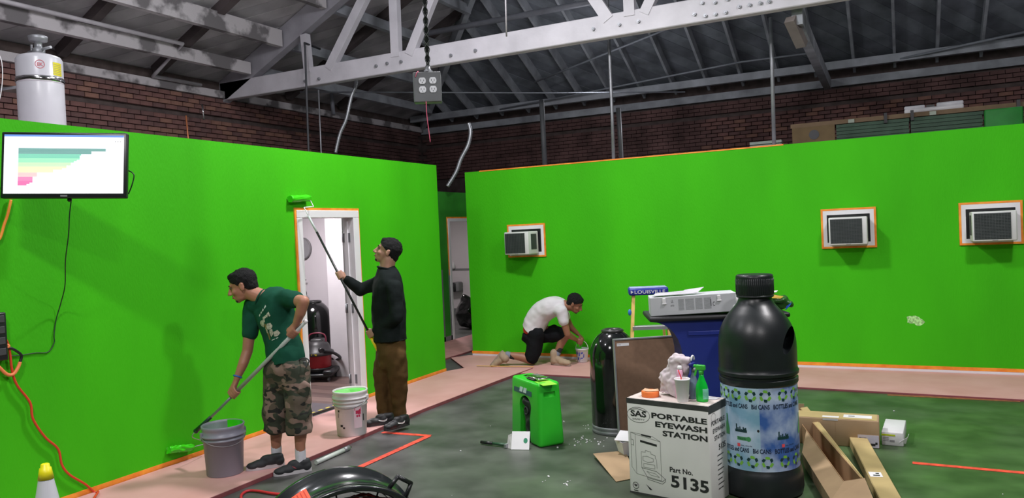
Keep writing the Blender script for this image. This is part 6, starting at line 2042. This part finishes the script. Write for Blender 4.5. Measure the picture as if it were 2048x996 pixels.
# brush held in hand
bt, bb_ = Q(1164, 676, 9.27), Q(1160, 697, 9.30)
bt2 = Thing('paint_brush', 'small paint brush held by the kneeling person over the pail', 'paint brush', tuple(bb_))
m = MB(); m.tube([bt, bt.lerp(bb_, .7)], [.006, .011], 10); bt2.w('handle', m, M('brush_wood', S(205, 160, 110), .5))
m = MB(); m.beam(bt.lerp(bb_, .68), bt.lerp(bb_, .86), .035, .012); bt2.w('ferrule', m, steel)
m = MB(); m.beam(bt.lerp(bb_, .86), bb_, .036, .012); bt2.w('bristles', m, wetgreen)
gH = bt.lerp(bb_, .35)
shN, elN = Q(1122, 622, 8.88), Q(1135, 668, 8.92)
wrN = gH + V((-.055, -.035, .03))
shF, elF, wrF = Q(1124, 620, 9.18), Q(1142, 655, 9.24), Q(1156, 668, 9.30)
body = MB(); torso(body, rings, fw3, -.018)
nk = Q(1128, 610)
L3, Rm3 = head_mesh(body, Q(1150, 607), (V((1, 0, 0)) * .80 + V((0, .12, 0)) - UP * .52), UP + V((1, 0, 0)) * .5, 1.0, nk, .060)
body.chain([(shN, .055), (shN.lerp(elN, .5), .050), (elN, .042), (elN.lerp(wrN, .35), .041), (wrN, .027)])
body.chain([(shF, .05), (elF, .042), (wrF, .027)])
for k in range(4):
    o_ = wrF + V((.02, 0, -.02)); body.chain([(wrF, .02), (o_ + V((.03, .012 * k - .018, -.02)), .011), (o_ + V((.05, .012 * k - .018, -.045)), .0085), (o_ + V((.045, .012 * k - .018, -.07)), .0078)])
body.chain([(wrF, .018), (wrF + V((.03, -.03, -.02)), .012), (wrF + V((.045, -.035, -.05)), .009)])
grip(body, gH, (bt - bb_), (wrN - gH), V((.4, -1, 0)), .010, wrN)
hipN, knN, anN = Q(1071, 664, 8.95), Q(1064, 712, 8.98), Q(1012, 709, 8.86)
knN.z = .085
anN.z = max(anN.z, .13)
hipF, knF, anF = Q(1080, 662, 9.12), Q(1133, 669, 9.12), Q(1112, 711, 9.06)
body.chain([(hipN, .09), (knN, .060), (knN.lerp(anN, .4) + V((0, 0, .012)), .056), (anN, .037)])
body.chain([(hipF, .09), (knF, .060), (knF.lerp(anF, .35) + V((-.015, 0, 0)), .055), (anF, .037)])
bo = t.w('body', remesh(body, .0075, 3, 'body'), skin_c)
face_parts(t, bo, L3, Rm3, 1.0, hair_slope=.75, hair_z=.060, hseed=9, beard=True, hairgrow=.006)
m = MB(); torso(m, rings, fw3, .014)
m.chain([(Q(1112, 616, 8.95), .08), (shN, .078), (shN.lerp(elN, .42), .070)]); m.chain([(Q(1112, 616, 9.1), .08), (shF, .07), (shF.lerp(elF, .4), .062)])
me = remesh(m, .010, 4, 'tee'); cutplane(me, Q(1066, 661), -(Q(1100, 612) - Q(1066, 658)).normalized()); cutplane(me, shN.lerp(elN, .55), (elN - shN).normalized()) if False else None
displace(me, .020, 5, 6); displace(me, .007, 14, 2); tw = t.w('tee_shirt', me, tee_white)
m = MB(); torso(m, [(Q(1066, 666), .135, .11), (Q(1068, 657), .145, .122), (Q(1071, 648), .14, .12)], fw3, .010, th=.035); t.w('red_waistband', remesh(m, .01, 1, 'w'), M('waist_red', S(190, 50, 40), .7))
m = MB(); torso(m, [(Q(1062, 684), .13, .11), (Q(1066, 671), .142, .122)], fw3, .014)
m.chain([(hipN + V((0, 0, -.03)), .118), (hipN.lerp(knN, .5), .112), (hipN.lerp(knN, .86), .096)]); m.chain([(hipF + V((.02, 0, -.05)), .108), (hipF.lerp(knF, .55), .102), (hipF.lerp(knF, .90), .092)])
me = remesh(m, .010, 3, 'shorts')
displace(me, .022, 6, 5); displace(me, .010, 14, 3); t.w('shorts', me, black_cloth)
dF = (anF - knF).normalized(); dN = (anN - knN).normalized()
for an_, d_ in ((anF, dF), (anN, dN)):
    m = MB(); m.chain([(an_ - d_ * .11, .045), (an_ - d_ * .04, .043)]); me = remesh(m, .007, 1, 's'); cutplane(me, an_ - d_ * .12, -d_); t.w('sock', me, M('sock_black', (.015, .015, .018), .8))
    m = MB(); m.chain([(an_ - d_ * .045, .046), (an_ - d_ * .02, .047)]); t.w('sock_cuff', remesh(m, .007, 1, 's'), sock_grey)
h1, t1 = onz(1099, 731, kz3), onz(1147, 731, kz3)
h1.y = t1.y = 9.0
shoe(t, V((anF.x - .075, anF.y - .0, kz3 + .001)), V((anF.x + .225, anF.y - .06, kz3 + .001)), boot_tan, M('boot_sole', S(140, 122, 112), .8), high=True, h=.12)
# kneeling boot: toe on the board, sole facing back
tb = V((Q(983, 733, 8.80).x, 8.80, kz3 + .012)); hb_ = tb + (V((.02, .02, .265))).normalized() * .285
hb2 = V((anN.x - .045, anN.y, anN.z + .055)); tb2 = hb2 + (tb - hb2).normalized() * .29
shoe(t, hb2, tb2, boot_tan, M('boot_sole', S(140, 122, 112), .8), high=True, h=.075, up=(V((1, 0, 0)) * 1.0 + V((0, 0, .15))).normalized(), laces=False)
m = MB(); m.tube(spline([anN + V((0, -.05, -.02)), anN + V((.01, -.06, -.07)), anN + V((-.01, -.05, -.10))], 5), .003, 5); m.tube(spline([anN + V((.01, -.05, -.02)), anN + V((.04, -.05, -.06)), anN + V((.03, -.05, -.11))], 5), .003, 5); t.w('loose_laces', m, M('laces_pale', S(190, 150, 90), .7))
